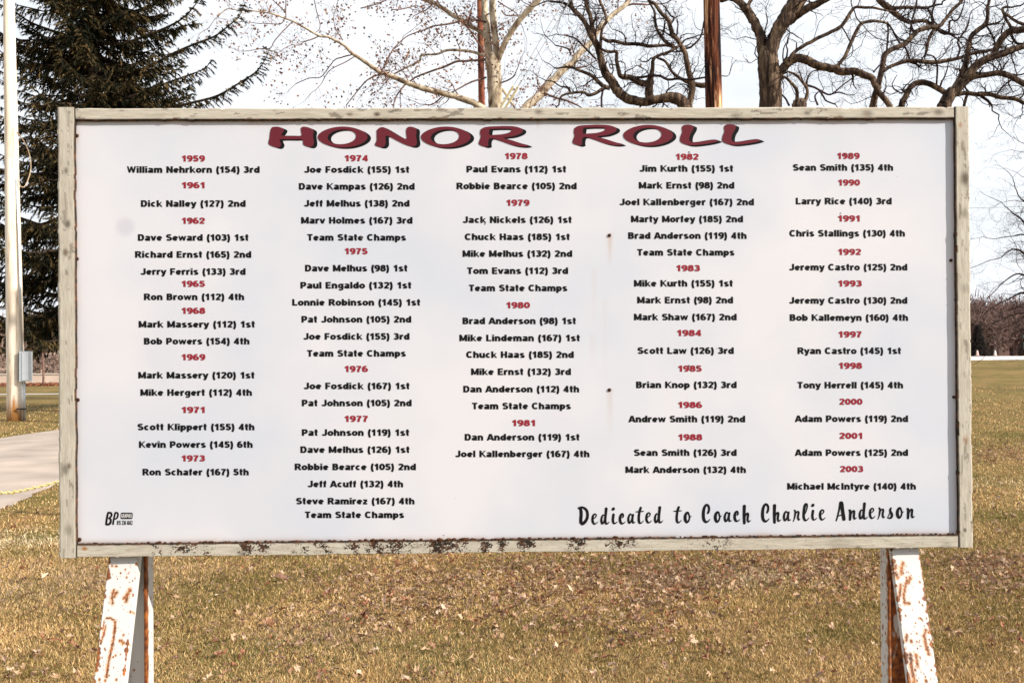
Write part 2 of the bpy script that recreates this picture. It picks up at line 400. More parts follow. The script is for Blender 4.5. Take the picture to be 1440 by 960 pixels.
# --- gnarled oak left of the brown pole
bare_tree('oak_tree', 'gnarled dark oak with a sagging horizontal limb left of the brown pole', 27,
 [(962, 600, 40), (963, 350, 34), (964, 190, 28), (964, 150, 20)],
 [(0, .05, [(964, 152, 20), (957, 142, 17), (950, 138, 17), (936, 138, 13), (921, 141, 12), (905, 143, 12), (889, 141, 13), (877, 136, 13), (867, 126, 14), (861, 116, 13), (853, 105, 12), (847, 92, 11), (844, 78, 10), (838, 62, 9), (830, 48, 8), (824, 34, 7), (816, 23, 7), (805, 12, 6), (802, 0, 6), (796, -30, 5), (780, -90, 4)]),
  (.3, .1, [(808, 15, 4), (794, 5, 4), (780, 3, 3.2), (768, 2, 2), (755, 8, 1.5)]),
  (.3, -.1, [(838, 64, 7), (834, 44, 7), (830, 23, 6), (825, 9, 6), (825, -4, 6), (832, -40, 5), (828, -100, 3)]),
  [(844, 68, 5), (846, 45, 4), (849, 37, 4), (853, 27, 4), (847, 9, 4), (842, -4, 4), (836, -50, 3)],
  [(846, 53, 4), (855, 58, 5), (864, 58, 5), (880, 62, 5), (897, 62, 5), (913, 65, 5), (936, 64, 4), (946, 66, 4)],
  [(914, 141, 13), (913, 128, 12), (914, 116, 11), (917, 100, 6), (919, 84, 5), (927, 78, 4), (944, 72, 4), (958, 62, 3)],
  [(913, 119, 10), (899, 116, 9), (886, 109, 8), (874, 108, 7), (870, 100, 6), (867, 84, 5), (867, 73, 5), (858, 73, 4), (849, 71, 4)],
  [(886, 109, 4), (900, 109, 3.5), (914, 107, 3.5), (928, 107, 3.5), (939, 112, 3.5), (952, 111, 3.5), (971, 112, 3), (991, 109, 2.5)],
  (0, -.1, [(967, 150, 11), (974, 125, 9), (969, 102, 8), (964, 78, 7), (960, 69, 7), (952, 55, 6), (946, 50, 7), (942, 36, 6), (939, 27, 6), (930, 19, 5), (921, 6, 5), (910, -4, 4), (900, -50, 3)]),
  [(948, 66, 6), (936, 59, 5), (925, 44, 4), (921, 28, 4), (920, 16, 3), (913, 3, 3), (905, -20, 2)],
  [(992, 120, 8), (978, 119, 7), (960, 112, 5), (946, 102, 4), (936, 87, 4), (925, 82, 3)],
  [(858, 124, 7), (850, 122, 6), (842, 116, 6), (831, 106, 5), (811, 98, 4), (803, 94, 3), (790, 95, 2)],
  [(850, 124, 6), (846, 126, 5), (838, 131, 4.5), (828, 134, 4.5), (820, 130, 4), (803, 131, 3.5), (789, 136, 3), (786, 148, 2.5)],
  [(803, 131, 3), (800, 126, 3), (797, 123, 3), (789, 122, 2.5)],
  [(849, 122, 3.5), (846, 137, 3), (846, 150, 3)],
  [(838, 83, 3), (821, 66, 2.6), (810, 55, 2.4), (796, 50, 2)],
  [(803, 78, 2.6), (800, 70, 2.5), (794, 67, 2.3), (781, 64, 2)],
  [(960, 69, 3), (972, 66, 3), (985, 52, 2.5), (990, 30, 2)],
  [(936, 138, 3), (938, 128, 2.4), (948, 120, 2)], [(880, 62, 2.5), (878, 50, 2), (870, 44, 1.6)],
  [(942, 36, 3), (948, 26, 3), (943, 22, 2.5), (935, 10, 2)]],
 22, oakm, twig=(.85, 2, .36, .11), twig_every=11)
# --- oak just right of centre
bare_tree('oak_tree', 'slim dark oak rising behind the sign right of the thick trunk', 30,
 [(1222, 600, 26), (1224, 350, 18), (1227, 170, 11), (1228, 147, 9.5), (1232, 130, 9), (1237, 112, 8)],
 [(0, .1, [(1236, 114, 8), (1240, 98, 8), (1242, 87, 7.5), (1246, 75, 7.5), (1256, 69, 7), (1268, 64, 7), (1279, 56, 7), (1289, 45, 7), (1298, 41, 7), (1312, 38, 6.5), (1321, 37, 6), (1329, 28, 5), (1340, 14, 5), (1353, 1, 4.5), (1362, -18, 4), (1366, -60, 3)]),
  (0, -.1, [(1241, 101, 5), (1250, 95, 5), (1259, 91, 5), (1275, 86, 6), (1290, 86, 6), (1314, 88, 6), (1332, 85, 5.5), (1348, 82, 5), (1364, 76, 5), (1382, 73, 5), (1395, 70, 4), (1410, 66, 3)]),
  (1.5, 0, [(1225, -25, 9), (1237, 0, 9), (1251, 12, 10), (1264, 23, 8), (1278, 31, 6), (1290, 30, 5.5), (1303, 30, 5.5), (1312, 38, 5)]),
  (1.5, 0, [(1250, 12, 6), (1266, 11, 5), (1282, 11, 5), (1306, 11, 4)]), (1.3, 0, [(1290, -4, 2.6), (1287, 14, 2.6), (1282, 30, 2.6), (1279, 53, 2.6)]),
  (1.4, 0, [(1316, -4, 3), (1313, 10, 3), (1310, 22, 3), (1312, 37, 3)]), (1.4, 0, [(1304, 11, 3), (1310, 22, 3), (1313, 30, 3)]),
  (1.3, 0, [(1314, 41, 5), (1307, 53, 4.5), (1303, 70, 4), (1301, 78, 3)]), (1.3, 0, [(1316, 40, 4), (1326, 47, 4), (1336, 48, 3.5), (1343, 53, 2.5)]),
  (1.2, 0, [(1335, 48, 3), (1336, 30, 3), (1347, 28, 2.6), (1354, 12, 2.2)]),
  [(1256, 45, 3), (1264, 59, 3), (1273, 67, 3), (1279, 83, 3)], [(1248, 31, 2.6), (1249, 47, 2.6), (1247, 70, 2.6)],
  [(1280, 88, 3), (1287, 90, 2.5), (1294, 95, 2)], [(1228, 102, 2.5), (1234, 95, 2), (1239, 90, 1.6)]],
 23, oakm, twig=(.9, 2, .36, .11), twig_every=11)
# --- oak at the right end
bare_tree('oak_tree', 'spreading oak with arching limbs above the right end of the sign', 26,
 [(1312, 600, 36), (1316, 350, 28), (1326, 170, 20), (1329, 147, 18), (1336, 133, 17), (1341, 126, 13)],
 [(0, .1, [(1340, 130, 11), (1345, 122, 11), (1353, 106, 10), (1359, 87, 8.5), (1362, 69, 7.5), (1365, 53, 7), (1376, 42, 7), (1386, 34, 7), (1389, 23, 5), (1389, 9, 4.5), (1392, -2, 4), (1398, -40, 3)]),
  (0, -.15, [(1338, 134, 12), (1351, 120, 13), (1361, 106, 13), (1370, 95, 12), (1382, 86, 11), (1395, 80, 10), (1411, 76, 10), (1423, 70, 9), (1434, 67, 8), (1460, 60, 8), (1500, 40, 6)]),
  [(1397, 78, 9), (1404, 62, 9), (1412, 51, 9), (1421, 44, 10), (1436, 42, 10), (1470, 36, 9), (1510, 10, 7)],
  [(1423, 41, 5), (1419, 34, 4), (1415, 28, 4), (1412, 20, 4), (1410, 12, 4), (1417, 10, 3.4)], [(1415, 20, 4), (1428, 30, 4), (1439, 34, 5), (1452, 38, 5)],
  (0, -.2, [(1350, 124, 8), (1356, 118, 8), (1367, 109, 8), (1381, 106, 8), (1404, 103, 8), (1417, 106, 8), (1429, 112, 8), (1442, 119, 8), (1480, 132, 7), (1520, 130, 5)]),
  (0, -.2, [(1340, 134, 7), (1356, 131, 6), (1376, 133, 6), (1392, 133, 6), (1407, 137, 6), (1428, 139, 6), (1442, 146, 5), (1470, 150, 4)]), [(1378, 134, 4), (1389, 142, 4), (1395, 149, 3)],
  (0, .1, [(1334, 134, 9), (1329, 130, 8), (1317, 123, 8), (1304, 117, 8), (1292, 116, 8), (1281, 122, 8), (1275, 133, 8), (1268, 147, 9), (1262, 175, 8)]),
  [(1354, 160, 5), (1356, 147, 4), (1359, 136, 4), (1361, 128, 3)], [(1386, 36, 3), (1397, 34, 3), (1406, 31, 2.5)], [(1387, 36, 3), (1392, 44, 3), (1396, 50, 2)],
  [(1317, 120, 2.6), (1318, 94, 2.6), (1314, 81, 2.4), (1304, 77, 2)], [(1345, 84, 3), (1350, 69, 3), (1347, 58, 2.6), (1359, 41, 2.4), (1363, 27, 2)],
  [(1404, 103, 3), (1408, 96, 2), (1405, 88, 1.5)], [(1350, 69, 2), (1360, 63, 2), (1372, 62, 1.6)], [(1400, 136, 3), (1410, 122, 2.5), (1418, 116, 2)],
  [(1421, 46, 4), (1428, 60, 3.5), (1440, 62, 3)]],
 24, oakm, twig=(.95, 2, .36, .11), twig_every=10)
# --- bare tree standing behind the viewer towards the sun; its limbs soften the light on the sign
def shade_tree():
    rl = np.random.default_rng(77); c0 = np.array([0.1, 2.7, 1.6])+sdir*31.0; base = np.array([c0[0]-2.6, c0[1]-4.2, 0.0])
    e = empty('shade_tree', base, 'bare tree standing behind the viewer towards the sun', 'tree')
    mb = MB(); mb.tube([(0, 0, -.1), (.05, 0, 4), (0, .1, 9), (-.1, .1, 14), (0, .1, 19), (.2, 0, 23)], [.26, .22, .19, .15, .10, .03], 12, wob=.04); mb.build('trunk', M_oak, e, True)
    cb = MB()
    for k_ in range(30):
        h = 9+13*rl.random(); a = rl.random()*2*pi
        grow(cb, np.array([0, .1, h]), np.array([cos(a), sin(a), .35]), max(.025, .075*(1.35-h/25)), 4.6*(1.3-h/26), 2, rl, .13, .35, .03, 4)
    cb.build('crown', M_oaktwig, e)
shade_tree()
# --- small stubby tree
bare_tree('oak_tree', 'small stubby tree of crooked shoots just over the sign edge beside the thick trunk', 38,
 [(1126, 600, 26), (1125, 300, 24), (1124, 160, 21), (1124, 147, 19), (1123, 140, 15)],
 [[(1121, 142, 6), (1121, 135, 5), (1120, 126, 5), (1114, 118, 4), (1108, 112, 4)], [(1130, 145, 6), (1134, 137, 5), (1135, 125, 4), (1128, 115, 4), (1119, 105, 3.5), (1108, 101, 2.5)],
  [(1135, 120, 3.5), (1145, 123, 3), (1154, 128, 3), (1168, 133, 2.6), (1185, 120, 2), (1204, 106, 1.6)], [(1134, 120, 3), (1136, 109, 2.5), (1142, 101, 2), (1152, 98, 2)],
  [(1153, 128, 3), (1158, 136, 2.6), (1162, 142, 2.4), (1175, 147, 2)], [(1168, 133, 2.4), (1180, 130, 2), (1189, 133, 1.6)], [(1130, 116, 2), (1126, 106, 1.6), (1122, 96, 1.3)],
  [(1110, 149, 3), (1104, 138, 2.5), (1098, 132, 2)], [(1150, 148, 3), (1146, 136, 2.4), (1150, 130, 2)]],
 25, oakm, twig=(1.0, 2, .36, .13), twig_every=10)

# --- sycamore
ends = []
syc, sbase = bare_tree('sycamore_tree', 'pale mottled sycamore still holding reddish dry leaves', 33,
 [(700, 600, 34), (699, 350, 27), (698, 200, 22), (697, 148, 20), (695, 110, 20), (694, 88, 20), (693, 74, 17)],
 [(0, .1, [(689, 92, 12), (687, 72, 12), (685, 50, 11), (682, 20, 10), (680, -10, 9), (676, -60, 8), (670, -140, 6), (660, -220, 3)]),
  (0, -.1, [(698, 92, 12), (698, 70, 10), (696, 50, 10), (693, 20, 10), (692, -10, 9), (694, -80, 8), (700, -160, 6), (715, -240, 3)]),
  (0, -.3, [(698, 100, 6), (701, 84, 7), (706, 70, 8), (712, 57, 8), (722, 40, 8), (733, 25, 8), (745, 12, 8), (756, 1, 8), (766, -14, 7), (790, -70, 5), (800, -130, 3)]),
  (0, -.1, [(698, 178, 9), (688, 160, 9), (672, 148, 9), (656, 141, 9), (640, 136, 8.5), (609, 128, 8), (587, 122, 7.5), (573, 117, 7), (555, 109, 7), (537, 102, 6), (523, 94, 5.5), (509, 84, 5), (495, 75, 4.5), (484, 64, 4), (470, 56, 3.6), (461, 52, 3.4), (450, 51, 3), (437, 44, 3), (425, 37, 2.8), (414, 31, 2.6), (401, 26, 2.4), (387, 21, 2.2), (375, 18, 2), (351, 15, 1.8), (337, 15, 1.6), (319, 13, 1.5), (306, 24, 1.3)]),
  (.2, .2, [(686, 56, 6), (680, 48, 6), (669, 41, 6), (656, 34, 6.5), (645, 26, 6.5), (634, 20, 6.5), (622, 11, 6), (609, 4, 6), (597, 0, 5.5), (584, -6, 5), (560, -20, 4), (520, -25, 3)]),
  [(684, 31, 3), (664, 28, 3), (647, 30, 3), (630, 34, 2.5), (609, 37, 2.2), (600, 41, 2), (585, 46, 1.8), (570, 53, 1.6), (553, 69, 1.5), (547, 81, 1.4), (537, 100, 1.4)],
  (0, .2, [(684, 80, 4.5), (680, 78, 4.5), (664, 73, 4), (648, 71, 4), (628, 71, 3.5), (616, 76, 3.2), (600, 77, 3), (592, 78, 3), (590, 86, 3), (578, 92, 2.6), (562, 100, 2.4), (551, 106, 2.2)]),
  (0, .25, [(684, 84, 4), (672, 85, 3.5), (656, 86, 3.2), (641, 87, 3.2), (625, 94, 3), (602, 102, 2.8), (584, 109, 2.6), (575, 116, 2.5)]),
  [(652, 30, 2.6), (664, 48, 2.4), (681, 73, 2.2)], [(638, 11, 2), (641, 18, 2), (644, 25, 2)], [(569, 120, 2.6), (560, 131, 2.4), (555, 142, 2), (553, 150, 1.8)],
  [(684, 109, 2.8), (664, 115, 2.5), (650, 122, 2.2), (634, 131, 1.8)], [(622, 136, 2.2), (608, 147, 2), (598, 147, 1.6)],
  [(402, 26, 1.8), (402, 12, 1.6), (402, -5, 1.5)], [(402, 24, 1.6), (400, 16, 1.6), (381, -2, 1.4)], [(450, 50, 2), (440, 55, 1.8), (427, 59, 1.6)],
  [(495, 77, 2), (480, 81, 1.8), (469, 86, 1.6), (452, 108, 1.5), (435, 110, 1.3), (416, 118, 1.1)], [(498, 80, 1.6), (485, 88, 1.5), (465, 98, 1.3), (455, 112, 1.1)],
  [(400, 27, 1.8), (394, 34, 1.6), (373, 33, 1.4)], [(410, 32, 1.6), (398, 44, 1.5), (386, 58, 1.3), (380, 68, 1.2), (366, 69, 1.1)],
  [(441, -4, 1.5), (445, 15, 1.4), (450, 34, 1.3), (449, 42, 1.1)], [(537, 104, 2.4), (519, 111, 2), (506, 124, 1.8), (487, 148, 1.4)], [(537, 100, 2), (545, 82, 1.8), (553, 70, 1.5)],
  [(482, 57, 1.8), (478, 50, 1.6), (472, 42, 1.3)], [(575, 116, 1.8), (570, 106, 1.6), (567, 101, 1.3)], [(507, 12, 1.8), (530, 6, 1.6), (548, -2, 1.6)], [(550, 14, 1.6), (565, 13, 1.6), (585, 8, 1.6)],
  (1.2, .25, [(702, 215, 14), (712, 195, 14), (726, 170, 13), (742, 148, 12.5), (757, 136, 12), (768, 123, 11.5), (781, 109, 11), (793, 97, 10.5), (806, 88, 10), (810, 80, 9.5), (820, 70, 9), (831, 60, 9), (840, 45, 8), (852, 30, 7.5), (864, 19, 7), (877, 9, 7), (886, -2, 6.5), (900, -30, 5), (920, -90, 3)]),
  (6.0, 0, [(874, 12, 4), (881, 8, 3.6), (892, 6, 3.4), (911, 7, 3)]),
  [(765, 131, 3.5), (780, 137, 3), (795, 141, 3), (812, 148, 2.5)], [(706, 125, 5), (712, 133, 4), (716, 140, 4), (722, 148, 3)],
  [(700, 118, 2.5), (712, 114, 2.2), (722, 108, 2), (726, 100, 1.5)], [(775, 104, 2), (765, 118, 1.8), (757, 126, 1.6), (748, 140, 1.3)], [(780, 96, 2), (797, 95, 2.5), (812, 97, 2.5)],
  [(705, 15, 2), (712, 22, 1.6), (725, 22, 1.4)], [(700, 2, 2), (712, 10, 1.6), (725, 18, 1.4), (730, 28, 1.2)]],
 26, sycm, twig=(1.0, 2, .22, .17), twig_every=26, up=.02, ends=ends)
E2 = np.array(ends); V = []; Fc = []; C = []
def leafq(c, s, rl, V, Fc, C, col):
    a = rl.normal(size=3); a /= np.linalg.norm(a); b_ = np.cross(a, rl.normal(size=3)); b_ /= np.linalg.norm(b_)
    k = len(V); V += [c-a*s, c+b_*s*.6-a*s*.1, c+a*s*.8, c-b_*s*.6+np.cross(a, b_)*s*.4]; Fc.append((k, k+1, k+2, k+3)); C += [col]*4
lc = [(.22, .09, .055), (.30, .15, .09), (.16, .08, .06), (.36, .20, .12), (.13, .07, .055)]
for i in range(5600):
    c = E2[rng.integers(len(E2))]+rng.normal(size=3)*np.array([.16, .16, .16])-np.array([0, 0, .05])
    leafq(c, .028+.042*rng.random(), rng, V, Fc, C, np.array(lc[rng.integers(5)])*(.8+.4*rng.random()))
o = link_mesh('dry_leaves', V, Fc, M_dryleaf, syc, attrs={'tint': np.array(C)}); o['kind'] = 'stuff'

# --- far twiggy tree at the right edge of the frame
bare_tree('bare_tree', 'fine twigged bare tree reaching in from the right edge below the oak', 62,
 [(1478, 506, 16), (1477, 440, 13), (1476, 380, 10), (1474, 330, 8)],
 [[(1476, 440, 6), (1462, 425, 5), (1448, 415, 4), (1435, 412, 3), (1420, 420, 2), (1408, 425, 1.4)], [(1476, 410, 6), (1460, 380, 5), (1448, 365, 4), (1434, 352, 3), (1420, 352, 2), (1408, 362, 1.4)],
  [(1476, 390, 6), (1462, 350, 4), (1448, 325, 3), (1436, 308, 2.5), (1424, 300, 1.6)], [(1474, 350, 5), (1462, 310, 4), (1450, 290, 3), (1436, 280, 2)], [(1474, 335, 6), (1470, 290, 5), (1464, 250, 3), (1460, 210, 2)],
  [(1476, 430, 5), (1460, 405, 4), (1445, 390, 3), (1430, 385, 2.4), (1412, 396, 1.5), (1400, 408, 1.2)], [(1476, 400, 5), (1490, 360, 4), (1500, 320, 3)], [(1476, 460, 5), (1460, 447, 4), (1442, 440, 3), (1426, 442, 2), (1412, 448, 1.3)],
  [(1470, 372, 4), (1456, 340, 3), (1440, 330, 2.4), (1425, 332, 1.6)], [(1476, 420, 4), (1455, 450, 3), (1440, 470, 2)]],
 27, (M_oaktwig, M_oaktwig), twig=(2.2, 3, .22, .32), twig_every=9, minw=1.0, up=-.01)

# ------------------------------------------------------------------ spruce
def spruce():
    rl = np.random.default_rng(31); D = 30.0; k = D/FPX
    g = at(132, 500, D); base = np.array([g[0], g[1], 0.0])
    e = empty('spruce_tree', base, 'tall dark spruce with drooping boughs behind the left end of the sign', 'tree')
    mb = MB(); mb.tube([(0, 0, -.1), (.02, 0, 2.5), (-.02, .03, 6), (0, 0, 13), (.05, 0, 22.8)], [.30, .27, .22, .14, .02], 14, wob=.05); mb.build('trunk', M_sprucebark, e, True)
    br = []
    z = 3.1
    while z < 22.5:
        t = min(.99, (z-2.2)/20.6); Lm = 4.1*(1-t)**.62+.25
        for q in range(8 if z < 13.5 else 5):
            a = rl.random()*2*pi; L_ = Lm*(.68+.42*rl.random())
            h0 = np.array([0, 0, z+rl.normal()*.12]); u = np.array([cos(a), sin(a), 0])
            droop = .30*L_*(.7+.6*rl.random())*(1-.6*t)
            pts = []
            for s in np.linspace(0, 1, 9):
                zz = -droop*sin(s*pi*.62)*1.05+ .62*droop*s**3+ (.25*L_*s*t)
                pts.append(h0+u*L_*s+np.array([0, 0, zz])+rl.normal(size=3)*.03)
            br.append((np.array(pts), .045*(1-t)+.015, 1.0))
        z += .36*(1-.25*t)
    # long boughs whose tips stand clear against the sky to the right
    for pl in ([(135, 108), (170, 108), (205, 95), (240, 76), (270, 62), (300, 50), (318, 36), (335, 20), (342, 2)],
               [(135, 132), (170, 140), (205, 128), (240, 115), (262, 107), (285, 98), (300, 84)],
               [(135, 165), (180, 168), (225, 158), (262, 148), (300, 139), (320, 130), (345, 115), (362, 104), (374, 90), (382, 72)],
               [(135, 60), (170, 62), (200, 52), (235, 38), (258, 24), (275, 5), (285, -15)],
               [(130, 140), (95, 128), (60, 105), (35, 92), (18, 86)], [(130, 90), (90, 80), (60, 50), (30, 33), (15, 22)],
               [(130, 60), (85, 48), (50, 36), (28, 22), (8, 12)], [(130, 230), (90, 235), (55, 215), (25, 200), (5, 190)], [(130, 300), (80, 320), (40, 310), (12, 300), (-15, 296)],
               [(130, 400), (90, 415), (50, 408), (20, 410), (-15, 405)], [(130, 455), (95, 470), (70, 476), (58, 490), (52, 505)], [(130, 430), (80, 452), (40, 450), (15, 460), (5, 485)],
               [(130, 350), (80, 372), (50, 365), (22, 372), (-5, 380)]):
        P = np.array([at(x, y, D-i*.12)-base for i, (x, y) in enumerate(pl)]); P[:, 1] += rl.normal()*.2*np.linspace(0, 1, len(P))
        br.append((smooth_path(P, 3), .06, 1.35))
    wood = MB(); Vn = []; Cn = []
    dark = np.array([.009, .012, .006]); lite = np.array([.13, .088, .036])
    for P, r, wgt in br:
        wood.tube(P, np.linspace(r, .008, len(P)), 5, cap=False)
        ln = np.r_[0, np.cumsum(np.linalg.norm(np.diff(P, axis=0), axis=1))]; Lb = ln[-1]
        nt_ = int(Lb/(.115 if P[0][2] < 13.5 else .2))
        for q in range(nt_):
            s = Lb*(.10+.90*(q+rl.random())/nt_); i = min(len(P)-2, max(0, np.searchsorted(ln, s)-1)); f = (s-ln[i])/(ln[i+1]-ln[i]+1e-9)
            p = P[i]+(P[i+1]-P[i])*f; dd = (P[i+1]-P[i])/np.linalg.norm(P[i+1]-P[i]); side = np.cross(dd, [0, 0, 1]); side /= np.linalg.norm(side)+1e-9
            frac = s/Lb
            for sg in (-1, 1):
                tl = (.16+.62*(1-frac)**.8*min(1, frac*4))*(.5+.8*rl.random())
                if wgt > 1.2: tl = min(tl, .34*(.5+.8*rl.random()))+.06
                tw = dd*.6+side*sg*(.7+.4*rl.random())+np.array([0, 0, -.25-.5*rl.random()]); tw /= np.linalg.norm(tw)
                m_ = max(2, int(tl/.075)); pp = p.copy(); td = tw.copy()
                colr = dark+(lite-dark)*(rl.random()**2.4); 
                for w_ in range(m_):
                    td = td+np.array([0, 0, -.10])+rl.normal(size=3)*.08; td /= np.linalg.norm(td)
                    p2 = pp+td*.075
                    for c_ in range(3):
                        n_ = rl.normal(size=3); n_ -= td*(n_@td); n_ /= np.linalg.norm(n_)
                        tip = p2+td*.05+n_*(.035+.05*rl.random())+np.array([0, 0, -.03*rl.random()]); s_ = np.cross(td, n_)*.022
                        Vn += [pp-s_, pp+s_, tip]; cc = colr*(.7+.6*rl.random()); Cn += [cc, cc, cc*1.15]
                    pp = p2
    wood.build('boughs', M_sprucebark, e)
    Vn = np.array(Vn); o = link_mesh('crown', Vn, np.arange(len(Vn)).reshape(-1, 3), M_needle, e, attrs={'tint': np.array(Cn)})
    print('spruce tris', len(Vn)//3)
spruce()
# young tree by the wall
bare_tree('young_tree', 'thin pale young tree standing before the low cream wall', 64, [(61, 541, 3.0), (61, 520, 2.6), (60, 500, 2.2), (60, 480, 1.6)],
          [[(60, 505, 1.6), (55, 492, 1.3), (52, 478, 1.0)], [(60, 500, 1.6), (66, 488, 1.3), (69, 474, 1)], [(60, 482, 1.6), (61, 470, 1.2), (60, 455, 1)]], 41, (M_syctwig, M_syctwig), twig=(1.2, 1, .2, .3), twig_every=14, minw=.8)

# ------------------------------------------------------------------ poles
M_creo = bark('creosoted_pole', (.010, .004, .004), (.12, .034, .014), (.70, .42, .24), scale=7, stretch=(1.6, 1.6, .10), bump=.7, dist=.02, lo=.45, hi=.63)
M_paleP = bark('pale_pole', (.34, .24, .16), (.70, .58, .45), (.84, .74, .62), scale=6, stretch=(1.5, 1.5, .12), bump=.3, dist=.008, lo=.30, hi=.55)
def stain_foot(m):
    n = m.node_tree.nodes; l = m.node_tree.links; b = n['Principled BSDF']; src = b.inputs['Base Color'].links[0].from_socket
    t = n.new('ShaderNodeTexCoord'); sx = n.new('ShaderNodeSeparateXYZ'); l.new(t.outputs['Object'], sx.inputs[0])
    mp_ = n.new('ShaderNodeMapping'); mp_.inputs['Scale'].default_value = (9, 9, 1.2); l.new(t.outputs['Object'], mp_.inputs[0])
    z = n.new('ShaderNodeTexNoise'); z.inputs['Scale'].default_value = 1.4; z.inputs['Detail'].default_value = 6; l.new(mp_.outputs[0], z.inputs['Vector'])
    a = n.new('ShaderNodeMath'); a.operation = 'MULTIPLY_ADD'; a.inputs[1].default_value = -1.5; l.new(z.outputs[0], a.inputs[0]); l.new(sx.outputs['Z'], a.inputs[2])
    r = n.new('ShaderNodeValToRGB'); r.color_ramp.elements[0].position = .0; r.color_ramp.elements[0].color = (1, 1, 1, 1); r.color_ramp.elements[1].position = .5; r.color_ramp.elements[1].color = (0, 0, 0, 1)
    ad = n.new('ShaderNodeMath'); ad.operation = 'ADD'; ad.inputs[1].default_value = .62; l.new(a.outputs[0], ad.inputs[0]); l.new(ad.outputs[0], r.inputs[0])
    m_ = n.new('ShaderNodeMixRGB'); l.new(r.outputs[0], m_.inputs[0]); l.new(src, m_.inputs[1]); m_.inputs[2].default_value = (.42, .19, .06, 1); l.new(m_.outputs[0], b.inputs['Base Color'])
stain_foot(M_paleP)
M_galv = simple('galvanised_steel', (.50, .53, .56), .45, .5, .5, var=.1, scale=8)
M_box = simple('grey_painted_steel', (.58, .62, .66), .5, .4, 0, var=.06, scale=8)
M_black = simple('black_rubber', (.02, .02, .02), .6)
M_tan = simple('tan_cable', (.40, .30, .20), .7)

def utility_pole(loc, top, r0, r1, m, label, name='utility_pole', cross=True):
    e = empty(name, loc, label, 'pole'); b_ = np.array(loc, float); T = np.array(top, float)-b_
    n_ = 24; P = [T*t for t in np.linspace(-.01, 1, n_)]
    mb = MB(); mb.tube(P, np.linspace(r0, r1, n_), 20, wob=.012); mb.build('shaft', m, e, True)
    if cross:
        mb = MB(); mb.box((T[0]-1.2, T[1]-r1-.11, T[2]-.75), (T[0]+1.2, T[1]-r1-.01, T[2]-.62)); mb.build('crossarm', m, e)
        for dx in (-1.1, -.45, .45, 1.1):
            mb = MB(); mb.tube([(T[0]+dx, T[1]-r1-.06, T[2]-.62), (T[0]+dx, T[1]-r1-.06, T[2]-.55), (T[0]+dx, T[1]-r1-.06, T[2]-.50), (T[0]+dx, T[1]-r1-.06, T[2]-.45)], [.02, .05, .035, .045], 8); mb.build('insulator', M_box, e)
    return e, T
# brown pole behind the sign
D = 18.0
g0 = at(1013, 500, D); g0 = np.array([g0[0], g0[1], float(gh(g0[0], g0[1]))]); t0 = at(1004, 150, D); t1 = at(1000.5, 0, D)
ax = (t1-t0)/(t1[2]-t0[2]); g0 = t0-ax*(t0[2]-g0[2]); top = g0+ax*13.2
bpole, bT = utility_pole(g0, top, .168, .132, M_creo, 'weathered brown wooden utility pole left of the forked oak')
mb = MB(); dk = at(1006, 47, D-.15)-g0
# far reddish pole by the sycamore
D2 = 40.0; t0 = at(677.5, 150, D2); t1 = at(675, 0, D2); ax = (t1-t0)/(t1[2]-t0[2]); g = t0-ax*t0[2]
M_red = bark('red_brown_pole', (.05, .016, .012), (.20, .06, .035), (.34, .13, .07), scale=3, stretch=(1.4, 1.4, .3), bump=.3)
utility_pole(g, g+ax*19.5, .17, .11, M_red, 'thin dark red brown pole partly behind the sycamore trunk')
# guy wires running from the brown pole down past the sycamore
for j, (x0, y0, x1, y1) in enumerate(((706, 148, 716, 126), (713, 148, 724, 127))):
    Pg = at(x0, y0, 20.5+.2*j); att = g0+bT*(.93-.02*j)
    dr = att-Pg; s = (0-Pg[2])/dr[2]; anchor = Pg+dr*s
    e = empty('guy_wire', anchor, ['guy wire with a cream guard tube, left one of the slanting pair', 'guy wire with a cream guard tube, right one of the slanting pair'][j], 'wire', 'guy wires of the brown pole')
    mb = MB(); mb.tube([(0, 0, 0), att-anchor], [.006, .006], 5); mb.build('cable', M_galv, e)
    q1 = (Pg-anchor); u = dr/np.linalg.norm(dr); mb = MB(); mb.tube([u*.25, q1+u*.45], [.026, .026], 8); mb.build('guard', simple('cream_plastic', (.75, .66, .42), .5), e)

# pale pole at the left with its meter box
g = gp(23, 592); tp_ = at(12, 0, 1400*1.5/(592-509)*1.0); Dp = (g-CAM)@F_
tp_ = at(12.5, 0, Dp); ax = (tp_-g)/(tp_[2]-g[2]); pw = 13.5*Dp/FPX/2*2
pole, pT = utility_pole(g, g+ax*12.5, 24.5*Dp/FPX/2, 13*Dp/FPX/2, M_paleP, 'pale sunlit wooden utility pole at the left edge')
k = Dp/FPX
def pl_(x, y, dy=0.0): return at(x, y, Dp+dy)-g
mb = MB(); mb.tube([pl_(22.5, 252, -.1), pl_(26, 330, -.12), pl_(28, 400, -.13), pl_(31, 494, -.15)], [.022]*4, 8); mb.build('conduit', M_galv, pole, True)
for x in (31.2, 34.6):
    mb = MB(); mb.tube([pl_(x, 535, -.2), pl_(x+.3, 591, -.2)], [.021]*2, 8); mb.build('conduit', M_galv, pole, True)
mb = MB(); a = pl_(26, 575, -.24); b_ = pl_(35.5, 575, -.24); mb.box((a[0]-.05, a[1]-.02, a[2]-.015), (b_[0]+.02, b_[1]+.02, b_[2]+.02)); mb.build('clamp', M_black, pole)
mbx = empty('meter_box', g+pl_(36, 536, -.2), 'light grey steel meter box fixed to the pale pole', 'box')
w_ = 14*k; h_ = 42*k
mb = MB(); mb.box((-w_/2, -.08, 0), (w_/2, .10, h_)); mb.build('cabinet', M_box, mbx)
mb = MB(); mb.box((-w_*.16, -.098, .03), (w_/2-.015, -.083, h_-.03)); mb.build('door', simple('box_door', (.74, .78, .82), .4, .5, 0, var=.05, scale=6), mbx)
